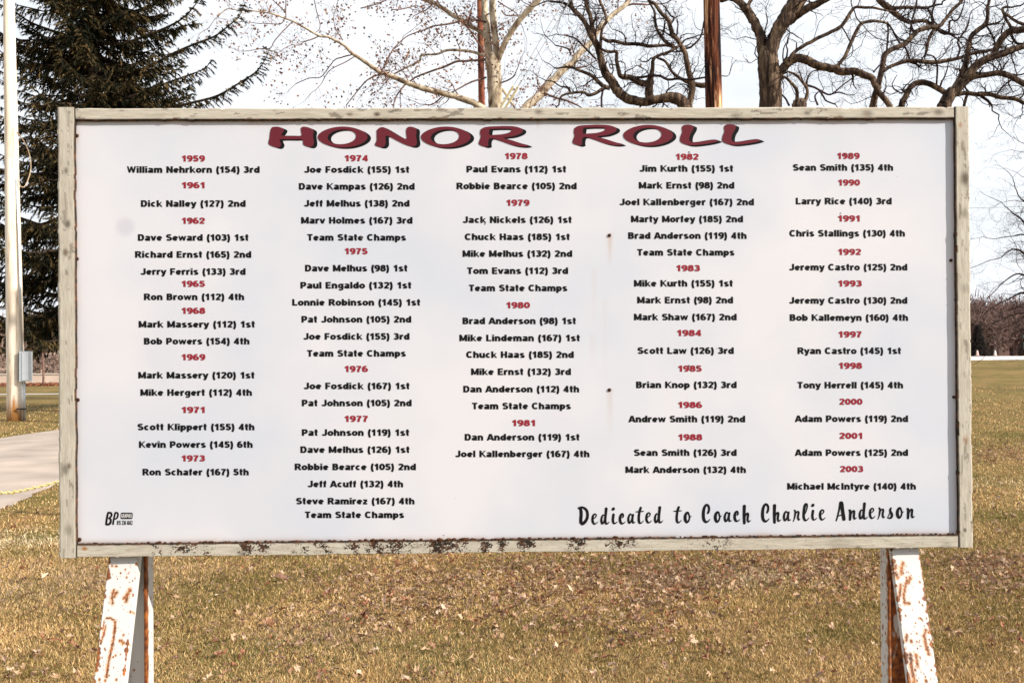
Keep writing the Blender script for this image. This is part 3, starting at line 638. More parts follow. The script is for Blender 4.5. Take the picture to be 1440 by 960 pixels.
mb = MB(); mb.box((-w_/2-.035, -.06, .02), (-w_/2-.002, .08, h_-.05)); mb.build('mounting_plate', simple('dark_plate', (.10, .10, .11), .6), mbx)
cp = [pl_(24, 186, -.05), pl_(33, 198, .3), pl_(40, 213, .5), pl_(43, 228, .55), pl_(43, 240, .5), pl_(40, 251, .3), pl_(35, 262, .1), pl_(29, 262, -.05), pl_(25, 252, -.1)]
mb = MB(); mb.tube(smooth_path(cp, 4), .013, 6); mb.build('service_cable', M_tan, pole, True)

# far poles carrying the single overhead wire, seen right of the sign
D = 80.0
ea = at(1250, 292, D); eb = at(1700, 268, D)
far_p = []
for q in (ea, eb):
    gg = np.array([q[0], q[1], float(gh(q[0], q[1]))])
    far_p.append(gg)
for gg, q, lb in ((far_p[0], ea, 'far wooden pole carrying the wire, hidden behind the sign'), (far_p[1], eb, 'far wooden pole carrying the wire, beyond the right edge')):
    utility_pole(gg, q+np.array([0, 0, .3]), .17, .13, M_creo, lb, cross=False)
e = empty('overhead_wire', ea, 'thin pale blue overhead wire crossing the sky right of the sign', 'wire')
mb = MB(); mb.tube([(eb-ea)*t-np.array([0, 0, 4*.5*t*(1-t)]) for t in np.linspace(0, 1, 13)], .020, 4); mb.build('cable', simple('wire', (.30, .40, .42), .5), e)

# ------------------------------------------------------------------ small things by the far road
def marker(x, y, D, h, label, c=(.75, .72, .70)):
    p = at(x, y, D); z = float(gh(p[0], p[1]))+.1
    e = empty('marker_post', (p[0], p[1], z), label, 'post')
    mb = MB(); mb.tube([(0, 0, 0), (0, 0, h*.8), (0, 0, h)], [h*.26, h*.17, h*.06], 10); mb.build('post', simple('white_post', c, .6), e)
    mb = MB(); mb.box((-h*.34, -h*.34, 0), (h*.34, h*.34, h*.1)); mb.build('foot', simple('post_foot', (.5, .3, .28), .7), e)
marker(1374.5, 505, 111, .62, 'short pinkish white marker post beside the conical evergreen', (.75, .55, .52))
marker(1399.5, 505, 111, .6, 'taller white marker post right of the evergreens by the road')
p = at(1444, 500, 112); z = float(gh(p[0], p[1])); e = empty('roadside_sign', (p[0], p[1], z), 'small teal sign over a black box at the right edge by the road', 'sign')
mb = MB(); mb.tube([(0, 0, 0), (0, 0, 3.0)], .05, 8); mb.build('post', M_galv, e)
mb = MB(); mb.tube([(0, -.07, 2.35), (0, -.13, 2.35)], [.42, .42], 8); mb.build('sign_plate', simple('teal_plate', (.05, .30, .26), .5), e)
mb = MB(); mb.box((-.5, -.2, .8), (.5, .2, 1.6)); mb.build('box', M_black, e)

# ------------------------------------------------------------------ yellow chain across the driveway
M_yel = simple('yellow_plastic', (.72, .60, .22), .5, .4)
def px_h(x, y, yy):     # world point on plane Y = yy
    d = ray(x, y); t = yy/d[1]; return CAM+d*t
c1 = px_h(112, 668, 9.6); c0 = np.array([-9.6, 9.6, .62]); 
mid = [px_h(0, 693, 9.6), px_h(20, 691.5, 9.6), px_h(41, 687.5, 9.6), px_h(62, 682.5, 9.6), px_h(82, 677, 9.6)]
path = smooth_path([c0, (-8.6, 9.6, .40), (-7.4, 9.6, .27), (-6.2, 9.6, mid[0][2]-.03)]+mid+[c1], 12)
ln = np.r_[0, np.cumsum(np.linalg.norm(np.diff(path, axis=0), axis=1))]
ch = empty('chain', c1, 'yellow plastic chain sagging across the driveway', 'chain')
mb = MB(); nl = int(ln[-1]/.034)
for i in range(nl):
    s = ln[-1]*(i+.5)/nl; P = np.array([np.interp(s, ln, path[:, j]) for j in range(3)]); P2 = np.array([np.interp(min(s+.02, ln[-1]), ln, path[:, j]) for j in range(3)])
    t = P2-P; t /= np.linalg.norm(t)+1e-9; sdv = np.cross(t, [0, 1, 0]) if i % 2 else np.array([0, 1.0, 0]); sdv /= np.linalg.norm(sdv)
    ring = [P-c1+t*.024*cos(a)+sdv*.012*sin(a) for a in np.linspace(0, 2*pi, 9)]
    mb.tube(ring, .0055, 4, cap=False)
mb.build('links', M_yel, ch)
for P in (c1+np.array([.02, 0, 0]), c0-np.array([.02, 0, 0])):
    e = empty('chain_post', (P[0], P[1], 0), 'short grey steel post holding the yellow chain, ' + ('hidden behind the sign' if P[0] > -6 else 'beyond the left edge'), 'post')
    mb = MB(); mb.tube([(0, 0, -.1), (0, 0, P[2]+.08)], .03, 10); mb.build('post', M_galv, e)
    mb = MB(); mb.tube([(0, 0, P[2]+.082), (0, 0, P[2]+.11)], [.034, .02], 10); mb.build('cap', M_galv, e)

# ------------------------------------------------------------------ grass and leaves
rg = np.random.default_rng(5)
def wedge(n_, y0, y1, xa, xb, power=1.0):
    """points inside the view wedge, spread so that their density falls with distance"""
    u = rg.random(n_); y = 1/(1/y0+(1/y1-1/y0)*u)
    x = y*(xa+(xb-xa)*rg.random(n_)); return x, y
gx, gy = wedge(620000, 3.9, 8.4, -.58, .58)
ax_, ay_ = wedge(60000, 8.2, 40, .40, .60); bx_, by_ = wedge(45000, 7, 36, -.60, -.40)
gx = np.r_[gx, ax_, bx_]; gy = np.r_[gy, ay_, by_]
# keep grass off the driveway
Ay = np.interp(gy, A[:, 1], A[:, 0]); By = np.interp(gy, B[:, 1], B[:, 0]); keep = ~((gx < Ay-.02*(1+rg.random(len(gx)))) & (gx > By+.02)) | (gy > 30)
gx, gy = gx[keep], gy[keep]; n_ = len(gx)
lnb = (.012+.024*rg.random(n_)**1.5)*(1+.5*(fbm(gx*1.5, gy*1.5, 3)-.5)); sc = np.clip(gy/6, .8, 5)
wd = (.0014+.0015*rg.random(n_))*sc; th = rg.random(n_)*2*pi; tilt = .25+1.25*rg.random(n_)
lnb = lnb*(1+.22*(sc-1))
gz = gh(gx, gy); dx = np.cos(th)*np.sin(tilt)*lnb; dy = np.sin(th)*np.sin(tilt)*lnb; dz = np.cos(tilt)*lnb
ph = rg.random(n_)*2*pi; wx = np.cos(ph)*wd; wy = np.sin(ph)*wd
b0 = np.c_[gx-wx, gy-wy, gz-.002]; b1 = np.c_[gx+wx, gy+wy, gz-.002]; tpv = np.c_[gx+dx, gy+dy, gz+dz]
V = np.stack([b0, b1, tpv], 1).reshape(-1, 3)
Ft = np.arange(n_*3).reshape(-1, 3)
pal = np.array([(.64, .43, .19), (.48, .30, .125), (.32, .225, .07), (.18, .155, .045), (.78, .58, .33), (.22, .11, .055)])
g1 = fbm(gx*1.1, gy*1.1, 9); g2 = fbm(gx*5, gy*5, 12, 3)
green = np.clip((.56-g1)*3.2+(g2-.5)*1.2+.12, 0, 1)
r_ = rg.random(n_)
idx = np.where(r_ < green*.62, np.where(rg.random(n_) < .55, 3, 2), np.where(rg.random(n_) < .40, 0, np.where(rg.random(n_) < .55, 1, np.where(rg.random(n_) < .5, 4, 5))))
cg = pal[idx]*(.25+1.2*rg.random(n_))[:, None]*(.76+.44*g1)[:, None]
for (px_, py_, rx_, ry_, am_, tc_) in ((1010, 812, .55, .16, .75, (.74, .58, .42)), (60, 822, .9, .35, .6, (.50, .35, .24)), (40, 758, .8, .3, .6, (.80, .66, .44)), (460, 890, .35, .25, .35, (.42, .30, .22)), (230, 800, .5, .2, .3, (.52, .36, .22)), (1420, 680, .8, .5, .4, (.7, .56, .34)), (330, 930, .5, .3, .45, (.20, .19, .07)), (620, 930, .6, .3, .45, (.20, .19, .07)), (1000, 930, .8, .3, .25, (.25, .2, .09))):
    q_ = gp(px_, py_); f_ = am_*np.exp(-((gx-q_[0])/rx_)**2-((gy-q_[1])/ry_/1.6)**2)*np.clip(fbm(gx*3, gy*3, 41)*1.6, 0, 1); sel = rg.random(n_) < f_
    cg[sel] = np.array(tc_)*(.55+.7*rg.random(sel.sum()))[:, None]
tag(link_mesh('grass', V, Ft, M_grass, attrs={'tint': np.repeat(cg, 3, axis=0)}), 'short dry tan grass flecked with green in front of and behind the sign', 'grass', kind='stuff')

# leaf shapes: lobed outline, curled
def leaf_mesh(i):
    rl = np.random.default_rng(100+i); n_ = 14; V = [(0, 0, .10)]; lob = 5 if i % 2 else 7
    for k in range(n_):
        a = 2*pi*k/n_; r = .5*(1+.16*cos(lob*a)+.16*rl.normal()); x, y = r*cos(a)*1.35, r*sin(a)*.8
        V.append((x, y, 2.2*y*y*rl.uniform(.2, 1.7)+.6*x*x*rl.uniform(-1, 1.5)+.08*rl.normal()))
    return np.array(V), [(0, k+1, (k+1) % n_+1) for k in range(n_)]
shapes = [leaf_mesh(i) for i in range(8)]
lpal = [(.34, .19, .115), (.46, .30, .185), (.22, .12, .08), (.42, .28, .17), (.30, .13, .07), (.28, .18, .125), (.54, .39, .27)]
lmats = [simple('leaf_%s' % nm, c, .75, .25, var=.3, scale=8) for nm, c in zip(('russet', 'tan', 'brown', 'straw', 'rust', 'umber', 'buff'), lpal)]
lmesh = []
for i, (Vv, Ff) in enumerate(shapes):
    for j in range(len(lmats)):
        me = bpy.data.meshes.new('leaf'); me.from_pydata((Vv*.042).tolist(), [], Ff); me.materials.append(lmats[j]); lmesh.append(me)
# where leaves have gathered, as ground positions under photo pixels
drift = [(560, 850, 60, 26, 3), (640, 815, 110, 22, 5), (760, 830, 60, 30, 3), (860, 815, 70, 18, 3.5), (960, 815, 60, 14, 5), (930, 850, 40, 20, 3), (1180, 820, 40, 16, 3), (1090, 800, 90, 14, 3.4), (1400, 810, 40, 18, 5), (1395, 790, 30, 8, 4),
         (1400, 627, 40, 7, 6), (1420, 632, 30, 5, 4), (1400, 700, 30, 20, 1.5), (420, 900, 90, 30, .8), (700, 800, 200, 14, 2.2), (150, 850, 150, 60, .8), (720, 880, 600, 60, 1.1), (40, 760, 60, 30, .6), (860, 880, 90, 22, 1.6), (1140, 800, 60, 10, 2.2), (1200, 790, 200, 8, 3.0)]
wts = np.array([d_[4]*sqrt(d_[2]*d_[3]) for d_ in drift]); wts /= wts.sum()
cand = []
for i in range(7000):
    d_ = drift[rg.choice(len(drift), p=wts)]
    x = d_[0]+rg.normal()*d_[2]*1.1; y = d_[1]+rg.normal()*d_[3]*1.0
    if y < 600 or y > 985: continue
    P = gp(x, y)
    if y < 770 and P[0] > 0: P = gp(x, y, .12)
    if abs(P[0]/P[1]) > .62: continue
    cand.append((P[0], P[1]))
for i in range(2200):
    y = 1/(1/3.6+(1/40-1/3.6)*rg.random()); cand.append((y*(rg.random()-.5)*1.2, y))
cand = [c for c in cand if not (c[1] < 30 and np.interp(c[1], B[:, 1], B[:, 0]) < c[0] < np.interp(c[1], A[:, 1], A[:, 0]))]
szs = [.45+.9*rg.random()**2 for _ in cand]
vis = sorted(range(len(cand)), key=lambda i: -szs[i]/cand[i][1] if (cand[i][1] < 7.6 and cand[i][1] > 4.6) else 0)[:290]
vs = set(vis)
for i in vis:
    x, y = cand[i]; o = bpy.data.objects.new('fallen_leaf', lmesh[rg.integers(len(lmesh))]); COL.objects.link(o); o.parent = lawn
    s = szs[i]*.62; o.scale = (s, s*(.8+.4*rg.random()), s); o.rotation_euler = (rg.normal()*.45, rg.normal()*.45, rg.random()*6.28)
    o.location = (x, y, float(gh(np.float64(x), np.float64(y)))+.026+.012*rg.random())
VV = []; FF = []; CC = []; off = 0
lt = []
for i, (x, y) in enumerate(cand):
    if i in vs: continue
    Vv, Ff = shapes[rg.integers(8)]; s = .027*szs[i]*(1+.10*max(0, y/8-1)); E_ = Euler((rg.normal()*.5, rg.normal()*.5, rg.random()*6.28)).to_matrix()
    Vr = (Vv*s)@np.array(E_).T+np.array([x, y, float(gh(np.float64(x), np.float64(y)))+.020+.014*rg.random()])
    VV.append(Vr); FF.append(np.array(Ff)+off); off += len(Vv); CC.append(np.tile(np.array(lpal[rg.integers(7)])*(.7+.5*rg.random()), (len(Vv), 1)))
tag(link_mesh('leaf_litter', np.vstack(VV), np.vstack(FF), M_dryleaf, attrs={'tint': np.vstack(CC)}), 'curled brown leaf litter drifted over the lawn', 'leaf litter', kind='stuff')
VV = []; FF = []; CC = []; off = 0
for i in range(1100):
    y = 64+rg.normal()*1.3; x = -y*(.40+.16*rg.random()); Vv, Ff = shapes[rg.integers(8)]; s = .10+.10*rg.random(); E_ = Euler((rg.normal()*.6, rg.normal()*.6, rg.random()*6.28)).to_matrix()
    VV.append((Vv*s)@np.array(E_).T+np.array([x, y, .07])); FF.append(np.array(Ff)+off); off += len(Vv); CC.append(np.tile(np.array([(.26, .09, .05), (.34, .15, .08), (.18, .08, .05)][i % 3])*(.7+.5*rg.random()), (len(Vv), 1)))
tag(link_mesh('leaf_drift', np.vstack(VV), np.vstack(FF), M_dryleaf, attrs={'tint': np.vstack(CC)}), 'band of red brown leaves lying below the far cream wall', 'leaf drift', kind='stuff')
# the specially bright ones
for (x, y, s, mi) in ((511, 876, 1.25, 4), (462, 842, 1.0, 4), (396, 820, 1.2, 2), (803, 833, .8, 6), (627, 862, 1.0, 6), (512, 905, 1.2, 1), (398, 865, 1.0, 4), (312, 930, .9, 4), (1053, 920, 1.3, 2), (64, 817, 1.0, 6)):
    P = gp(x, y); o = bpy.data.objects.new('fallen_leaf', lmesh[(int(x) % 8)*7+mi]); COL.objects.link(o); o.parent = lawn
    o.scale = (s*1.25, s*1.15, s*1.3); o.rotation_euler = (.35, .2, x); o.location = (P[0], P[1], .035)

# ------------------------------------------------------------------ THE SIGN
Wd, Hd = 2.49, 1.2165; HW, HH = Wd/2, Hd/2
SL = np.array([.01999236, 2.71419474, 1.57936124])
def rot3(a, b_, c):
    ca, sa = cos(a), sin(a); Rz = np.array([[ca, -sa, 0], [sa, ca, 0], [0, 0, 1]]); ca, sa = cos(b_), sin(b_); Rx = np.array([[1, 0, 0], [0, ca, -sa], [0, sa, ca]])
    ca, sa = cos(c), sin(c); Ry = np.array([[ca, 0, sa], [0, 1, 0], [-sa, 0, ca]]); return Rz@Rx@Ry
SM = rot3(2.18492348e-02, 1.15851981e-02, 7.32635532e-04)
sign = bpy.data.objects.new('honor_roll_sign', None); COL.objects.link(sign)
sign.matrix_world = Matrix([list(SM[i])+[SL[i]] for i in range(3)]+[[0, 0, 0, 1]])
tag(sign, 'large white wooden framed honor roll signboard on rusty white steel legs', 'sign')
def loc(x, y, yl):
    """photo pixel -> sign coordinates on the plane 'yl' metres behind the frame's face"""
    o_ = SM.T@(CAM-SL); d = SM.T@ray(x, y); t = (yl-o_[1])/d[1]; return o_+d*t
PY = .0125       # face of the printed panel
def ppx(x, y): q = loc(x, y, PY); return q[0], q[2]

# panel with stains
x0, z0 = -HW+.012, -HH+.012; x1, z1 = HW-.012, HH-.012
nx_, nz_ = 330, 160
gxp, gzp = np.meshgrid(np.linspace(x0, x1, nx_), np.linspace(z0, z1, nz_)); fx, fz = gxp.ravel(), gzp.ravel()
stain = np.zeros(len(fx)); smud = np.zeros(len(fx)); rustm = np.zeros(len(fx))
def blob(arr, x, y, rx, rz, amp, fall=2):
    cx, cz = ppx(x, y); dd = ((fx-cx)/rx)**2+((fz-cz)/rz)**2; arr[:] = np.maximum(arr, amp*np.exp(-dd**(fall/2)))
blob(smud, 176, 319, .026, .026, .45, 6); blob(smud, 200, 480, .2, .18, .06)
for (x, y, l_, a_) in ((857, 331, 45, .55), (857, 548, 70, .35), (757, 168, 14, .8), (106, 364, 30, .6), (107, 562, 30, .6), (108, 191, 20, .5), (111, 759, 15, .7), (835, 380, 90, .13), (850, 420, 140, .08), (833, 470, 60, .12), (1337, 366, 12, .3)):
    cx, cz = ppx(x, y); cz2 = ppx(x, y+l_)[1]; t = np.clip((cz-fz)/(cz-cz2), 0, 1.4)
    rustm = np.maximum(rustm, a_*np.exp(-((fx-cx-.001)/.006)**2)*(fz < cz+.003)*np.clip(1-t, 0, 1))
edge = np.minimum(np.minimum(fx-x0, x1-fx), np.minimum(fz-z0, z1-fz))
rustm = np.maximum(rustm, .8*np.exp(-((edge-.026)/.006).clip(0))*fbm(fx*18, fz*18, 4)*(edge < .06))
stain = .75*np.exp(-((fz-z0-.0245)/.0035).clip(0)**2)*sst(.3, .5, fbm(fx*25, fz*25, 8))
M_panel, n, l, b = mat('white_panel', .42, .3)
def at_(nm):
    a = n.new('ShaderNodeAttribute'); a.attribute_name = nm; return a.outputs['Fac']
def mixc(fac, a, c):
    m_ = n.new('ShaderNodeMixRGB'); l.new(fac, m_.inputs[0])
    if isinstance(a, tuple): m_.inputs[1].default_value = (*a, 1)
    else: l.new(a, m_.inputs[1])
    if isinstance(c, tuple): m_.inputs[2].default_value = (*c, 1)
    else: l.new(c, m_.inputs[2])
    return m_.outputs[0]
tcx = n.new('ShaderNodeTexCoord'); zz = n.new('ShaderNodeTexNoise'); zz.inputs['Scale'].default_value = 2.2; zz.inputs['Detail'].default_value = 3; l.new(tcx.outputs['Object'], zz.inputs['Vector'])
rr = n.new('ShaderNodeValToRGB'); rr.color_ramp.elements[0].position = .35; rr.color_ramp.elements[1].position = .65
rr.color_ramp.elements[0].color = (.50, .525, .595, 1); rr.color_ramp.elements[1].color = (.595, .585, .62, 1); l.new(zz.outputs[0], rr.inputs[0])
c_ = mixc(at_('smudge'), rr.outputs[0], (.42, .40, .48)); c_ = mixc(at_('rust'), c_, (.42, .25, .14)); c_ = mixc(at_('dirt'), c_, (.12, .09, .07)); l.new(c_, b.inputs['Base Color'])
zz2 = n.new('ShaderNodeTexNoise'); zz2.inputs['Scale'].default_value = 1.6; zz2.inputs['Detail'].default_value = 2; l.new(tcx.outputs['Object'], zz2.inputs['Vector'])
bpz = n.new('ShaderNodeBump'); bpz.inputs['Strength'].default_value = .25; bpz.inputs['Distance'].default_value = .02; l.new(zz2.outputs[0], bpz.inputs['Height']); l.new(bpz.outputs[0], b.inputs['Normal'])
ii, jj = np.meshgrid(np.arange(nx_-1), np.arange(nz_-1)); i0 = (jj*nx_+ii).ravel(); Fp = np.c_[i0, i0+1, i0+nx_+1, i0+nx_]
nv = len(fx); Vp = np.r_[np.c_[fx, np.full(nv, PY), fz], [(x0, PY+.006, z0), (x1, PY+.006, z0), (x1, PY+.006, z1), (x0, PY+.006, z1)]]
Fp = np.vstack([Fp, [[nv, nv+3, nv+2, nv+1], [0, nv, nv+1, nx_-1], [nx_-1, nv+1, nv+2, nv-1], [nv-1, nv+2, nv+3, nv-nx_], [nv-nx_, nv+3, nv, 0]]])
z4 = np.zeros(4)
panel = link_mesh('panel', Vp, Fp, M_panel, sign, attrs={'smudge': np.r_[smud, z4], 'rust': np.r_[rustm, z4], 'dirt': np.r_[stain, z4]})

# frame boards
M_frame, n, l, b = mat('weathered_paint', .8, .15)
uvn = n.new('ShaderNodeAttribute'); uvn.attribute_name = 'along'
def nzs(sx, sy, sc, det=6, ro=.6, ds=0):
    mpn = n.new('ShaderNodeMapping'); mpn.inputs['Scale'].default_value = (sx, sy, 1); l.new(uvn.outputs['Vector'], mpn.inputs[0])
    z = n.new('ShaderNodeTexNoise'); z.inputs['Scale'].default_value = sc; z.inputs['Detail'].default_value = det; z.inputs['Roughness'].default_value = ro; z.inputs['Distortion'].default_value = ds; l.new(mpn.outputs[0], z.inputs['Vector']); return z.outputs[0]
def rmp(src, stops):
    r = n.new('ShaderNodeValToRGB'); e = r.color_ramp.elements; e[0].position = stops[0][0]; e[0].color = (*stops[0][1], 1); e[1].position = stops[-1][0]; e[1].color = (*stops[-1][1], 1)
    for p, c in stops[1:-1]: k_ = e.new(p); k_.color = (*c, 1)
    l.new(src, r.inputs[0]); return r.outputs[0]
paint = rmp(nzs(4, 22, 3.2), [(.3, (.36, .32, .26)), (.5, (.435, .395, .33)), (.7, (.50, .46, .39))])
grime = rmp(nzs(3, 24, 6, 9, .78, .6), [(.57, (0, 0, 0)), (.68, (.6, .6, .6))])
crk = rmp(nzs(5, 110, 4.5, 8, .65, .5), [(.635, (0, 0, 0)), (.67, (1, 1, 1))])
c_ = mixc(grime, paint, (.24, .20, .16)); c_ = mixc(crk, c_, (.07, .05, .04)); mcol = rmp(nzs(1, 1, 55, 5), [(.42, (.022, .017, .013)), (.70, (.11, .048, .024))]); c_ = mixc(at_('moss'), c_, mcol); c_ = mixc(at_('rustspot'), c_, (.30, .12, .04)); l.new(c_, b.inputs['Base Color'])  # moss mask holds real moss, knots, grime and painted edge shade
bpz = n.new('ShaderNodeBump'); bpz.inputs['Strength'].default_value = .5; bpz.inputs['Distance'].default_value = .002; l.new(nzs(3, 50, 5, 5), bpz.inputs['Height']); l.new(bpz.outputs[0], b.inputs['Normal'])
def board(name, a0, a1, c0, c1, ya, yb, horiz, seed, moss_shade_f=None, rows=12, step=.004, knots=()):
    """plank running along a, width c0..c1; face at depth ya, back at yb"""
    m_ = int((a1-a0)/step)+1; A_ = np.linspace(a0, a1, m_); cs = np.linspace(0, 1, rows)
    eb0 = (fbm(A_*14, A_*0+seed, seed)-.5)*.0035-(vnoise(A_*55, A_*0, seed+5) > .86)*.0016; eb1 = (fbm(A_*14, A_*0+seed+3, seed+9)-.5)*.0035+(vnoise(A_*50, A_*0, seed+2) > .86)*(-.0018)
    V = []; at1 = []; uvv = []
    for r_i in range(rows+2):
        if r_i == 0: c = np.full(m_, c0)+eb0; y = np.full(m_, yb)
        elif r_i == rows+1: c = np.full(m_, c1)+eb1; y = np.full(m_, yb)
        else:
            t = cs[r_i-1]; c = (c0+eb0)*(1-t)+(c1+eb1)*t; y = ya+.0006*(fbm(A_*40, A_*0+t*8, seed+1)-.5)+(.0018 if t in (0., 1.) else 0)
        V.append(np.c_[A_, y, c] if horiz else np.c_[c, y, A_]); uvv.append(np.c_[A_+seed*3.1, np.full(m_, (r_i)/(rows+1)*(c1-c0)+seed)])
        at1.append(moss_shade_f(A_, c) if moss_shade_f else np.zeros(m_))
    V = np.vstack(V); Fq = []
    rr_ = rows+2
    i_ = np.arange(m_-1)
    for r_i in range(rr_):
        k2 = (r_i+1) % rr_; q = np.c_[r_i*m_+i_, r_i*m_+i_+1, k2*m_+i_+1, k2*m_+i_]; Fq.append(q if horiz else q[:, ::-1])
    F_l = [tuple(int(v) for v in q) for q in np.vstack(Fq)]
    F_l.append(tuple(r_i*m_ for r_i in range(rr_))); F_l.append(tuple(r_i*m_+m_-1 for r_i in range(rr_))[::-1])
    uva = np.vstack(uvv); ms = np.concatenate(at1); rs = np.zeros(len(ms))
    ca = V[:, 0] if horiz else V[:, 2]; cc = V[:, 2] if horiz else V[:, 0]
    for (kx, ky, kr, ka, which) in knots:
        q = loc(kx, ky, ya); u, v = (q[0], q[2]) if horiz else (q[2], q[0]); w = ka*np.exp(-(((ca-u)/kr/1.5)**2+((cc-v)/kr)**2)**1.5)
        if which: rs = np.maximum(rs, w)
        else: ms = np.maximum(ms, w)
    return link_mesh(name, V, F_l, M_frame, sign, attrs={'along': uva, 'moss': np.clip(ms, 0, 1), 'rustspot': rs})  # 'moss' also carries grime, knots and the painted edge shade
LW, RW, TH, BH = .0455, .039, .0335, .036
moss_spots = [(220, 6, .5), (262, 16, .8), (345, 8, .9), (368, 10, .7), (500, 12, .8), (525, 16, .9), (560, 16, .9), (620, 22, 1), (640, 16, 1), (682, 10, 1), (705, 9, .8), (735, 8, .7), (745, 8, .7), (812, 12, .7), (870, 20, .6), (1000, 40, .25), (290, 10, .5), (430, 18, .4), (460, 10, .5)]
msx = [(loc(x, 770, 0)[0], w*.0019, a) for x, w, a in moss_spots]
def mossb(A_, c):
    dn = np.zeros(len(A_)); 
    for cx, w, a in msx: dn = np.maximum(dn, a*np.exp(-((A_-cx)/w/1.1)**2))
    v = (c+HH)/BH; nzv = fbm(A_*60, c*75, 77, 4)*.62+vnoise(A_*420, c*420, 5)*.38
    body = sst(.53, .59, nzv+dn*.22-.06-.16*np.abs(v-.70))*sst(.05, .3, dn)
    lip = sst(.86, .95, v+.05*(fbm(A_*90, c*0, 31)-.5))
    spk = (vnoise(A_*300, c*300, 9) > .86)*(.3+dn)*.8
    return np.clip(body*1.1+lip+spk*(v > .1), 0, 1)
def shade_grime_t(A_, c):
    v = (c-(HH-TH))/TH; return np.clip(sst(.11, .02, v)+(fbm(A_*26, c*90, 13) > .70)*.55, 0, 1)  # shade under the top rail painted dark, plus random grime
def shade_grime_v(A_, c):
    inner = np.minimum(np.abs(c-(-HW+LW)), np.abs(c-(HW-RW))); return np.clip(1.0*(inner < .0028)*(np.abs(c) < HW-.01)+(fbm(A_*22, c*120, 23) > .71)*.45+(vnoise(A_*130, c*130, 8) > .95)*.5, 0, 1)  # painted shade along the stiles' inner edges, plus random grime specks
gap = .0022
board('stile', -HH, HH, -HW, -HW+LW, .0, .024, False, 1, shade_grime_v, knots=[(93, 240, .006, .7, 0), (95, 315, .008, .8, 0), (92, 355, .007, .8, 0), (97, 655, .006, .8, 0), (92, 660, .010, .6, 0), (96, 745, .01, .4, 0)])
board('stile', -HH+.001, HH-.002, HW-RW, HW, .0, .024, False, 2, shade_grime_v, knots=[(1350, 176, .005, .7, 1), (1357, 251, .013, .8, 0), (1356, 300, .009, .4, 0), (1357, 405, .010, .35, 0), (1357, 745, .004, 1, 0), (1358, 618, .008, .4, 1)])
board('rail', -HW+LW+gap, HW-RW-gap, HH-TH-.002, HH-.003, .002, .024, True, 3, shade_grime_t, knots=[(530, 161, .006, .9, 0), (492, 161, .005, .6, 0), (757, 158, .007, .6, 0), (620, 153, .008, .6, 0), (1220, 160, .01, .5, 0), (1320, 158, .009, .6, 0), (1035, 163, .01, .5, 0), (1135, 159, .006, .6, 0)])
board('rail', -HW+LW+gap, HW-RW-gap, -HH+.001, -HH+BH, .001, .024, True, 4, mossb, rows=32, step=.0015, knots=[(119, 771, .005, 1, 1), (1207, 770, .006, .6, 0), (340, 778, .008, .5, 0), (1180, 765, .02, .25, 0), (1330, 768, .012, .3, 0)])
# crumbly moss and rust scale sitting on the lower rail's lip
M_moss = simple('moss', (.060, .026, .014), .95, .05, var=.6, scale=120)
mb = MB(); rl = np.random.default_rng(8)
for i in range(900):
    t = rl.random(); cx = -HW+LW+.01+t*(Wd-LW-RW-.02)
    dn = max([a*math.exp(-((cx-c)/w/1.4)**2) for c, w, a in msx]+[.16])
    if rl.random() > dn*.9+.25: continue
    r = .0018+.0035*rl.random()*(.35+dn); P = np.array([cx, .006+.004*rl.random()-.004*dn, -HH+BH+.0005+r*.35-(rl.random()**2)*.012*dn])
    th_ = np.arange(5)*2*pi/5
    ring1 = [P+np.array([cos(a)*r*1.3, -.3*r+sin(a)*r*.5, sin(a)*r*.6])*(.7+.6*rl.random()) if False else P+np.array([cos(a)*r*1.35*(.7+.6*rl.random()), 0, sin(a)*r*(.6+.5*rl.random())]) for a in th_]
    tipp = P+np.array([0, -r*.9, r*.1]); bk = P+np.array([0, r*.6, 0]); mb.add(ring1+[tipp, bk], [(k_, (k_+1) % 5, 5)[::-1] for k_ in range(5)]+[(k_, (k_+1) % 5, 6) for k_ in range(5)])
o = mb.build('moss', M_moss, sign); o['kind'] = 'stuff'

# screws
M_screw = simple('rusted_screw', (.05, .02, .012), .7, .3, .3, var=.4, scale=300)
for (x, y, r) in ((108.6, 191, .0046), (108.4, 364, .0052), (109.6, 562, .0052), (112, 758, .0056), (857, 331, .0048), (857, 548, .0050), (1337, 366, .0046), (1341, 558, .0046)):
    cx, cz = ppx(x, y); mb = MB(); mb.tube([(cx, PY+.002, cz), (cx, PY-.0018, cz), (cx, PY-.0032, cz)], [r, r, r*.55], 10); mb.build('screw', M_screw, panel, True)

# small dirt specks / insect marks
M_dirt = simple('dirt', (.05, .04, .04), .9)
mb = MB()
for (x, y, r) in ((508, 334, 3.2), (497, 566, 3.2), (282, 309, 2), (268, 308, 1.8), (678, 312, 2.6), (682, 315, 1.6), (660, 259, 2), (717, 331, .8), (762, 355, 2.2), (757, 353, 1.5), (1188, 217, 2), (1195, 218, 2), (969, 214, 2), (969, 514, 2), (981, 516, 2), (279, 333, 1.5), (1182, 300, 1.6), (738, 285, 1.5), (957, 283, 1.6), (1009, 210, .8), (624, 752, 1.3), (1008, 490, 1), (690, 405, 1.4), (1262, 248, .7), (640, 700, .7), (540, 640, .6)):
    cx, cz = ppx(x, y); r *= .00105; th_ = np.arange(7)*2*pi/7
    V = [(cx+r*cos(a)*(.7+.6*rl.random()), PY-.0009, cz+r*sin(a)*(.7+.6*rl.random())) for a in th_]+[(cx, PY-.0016, cz)]
    mb.add(V, [(k_, (k_+1) % 7, 7) for k_ in range(7)])
o = mb.build('dirt_speck', M_dirt, panel); o['kind'] = 'stuff'

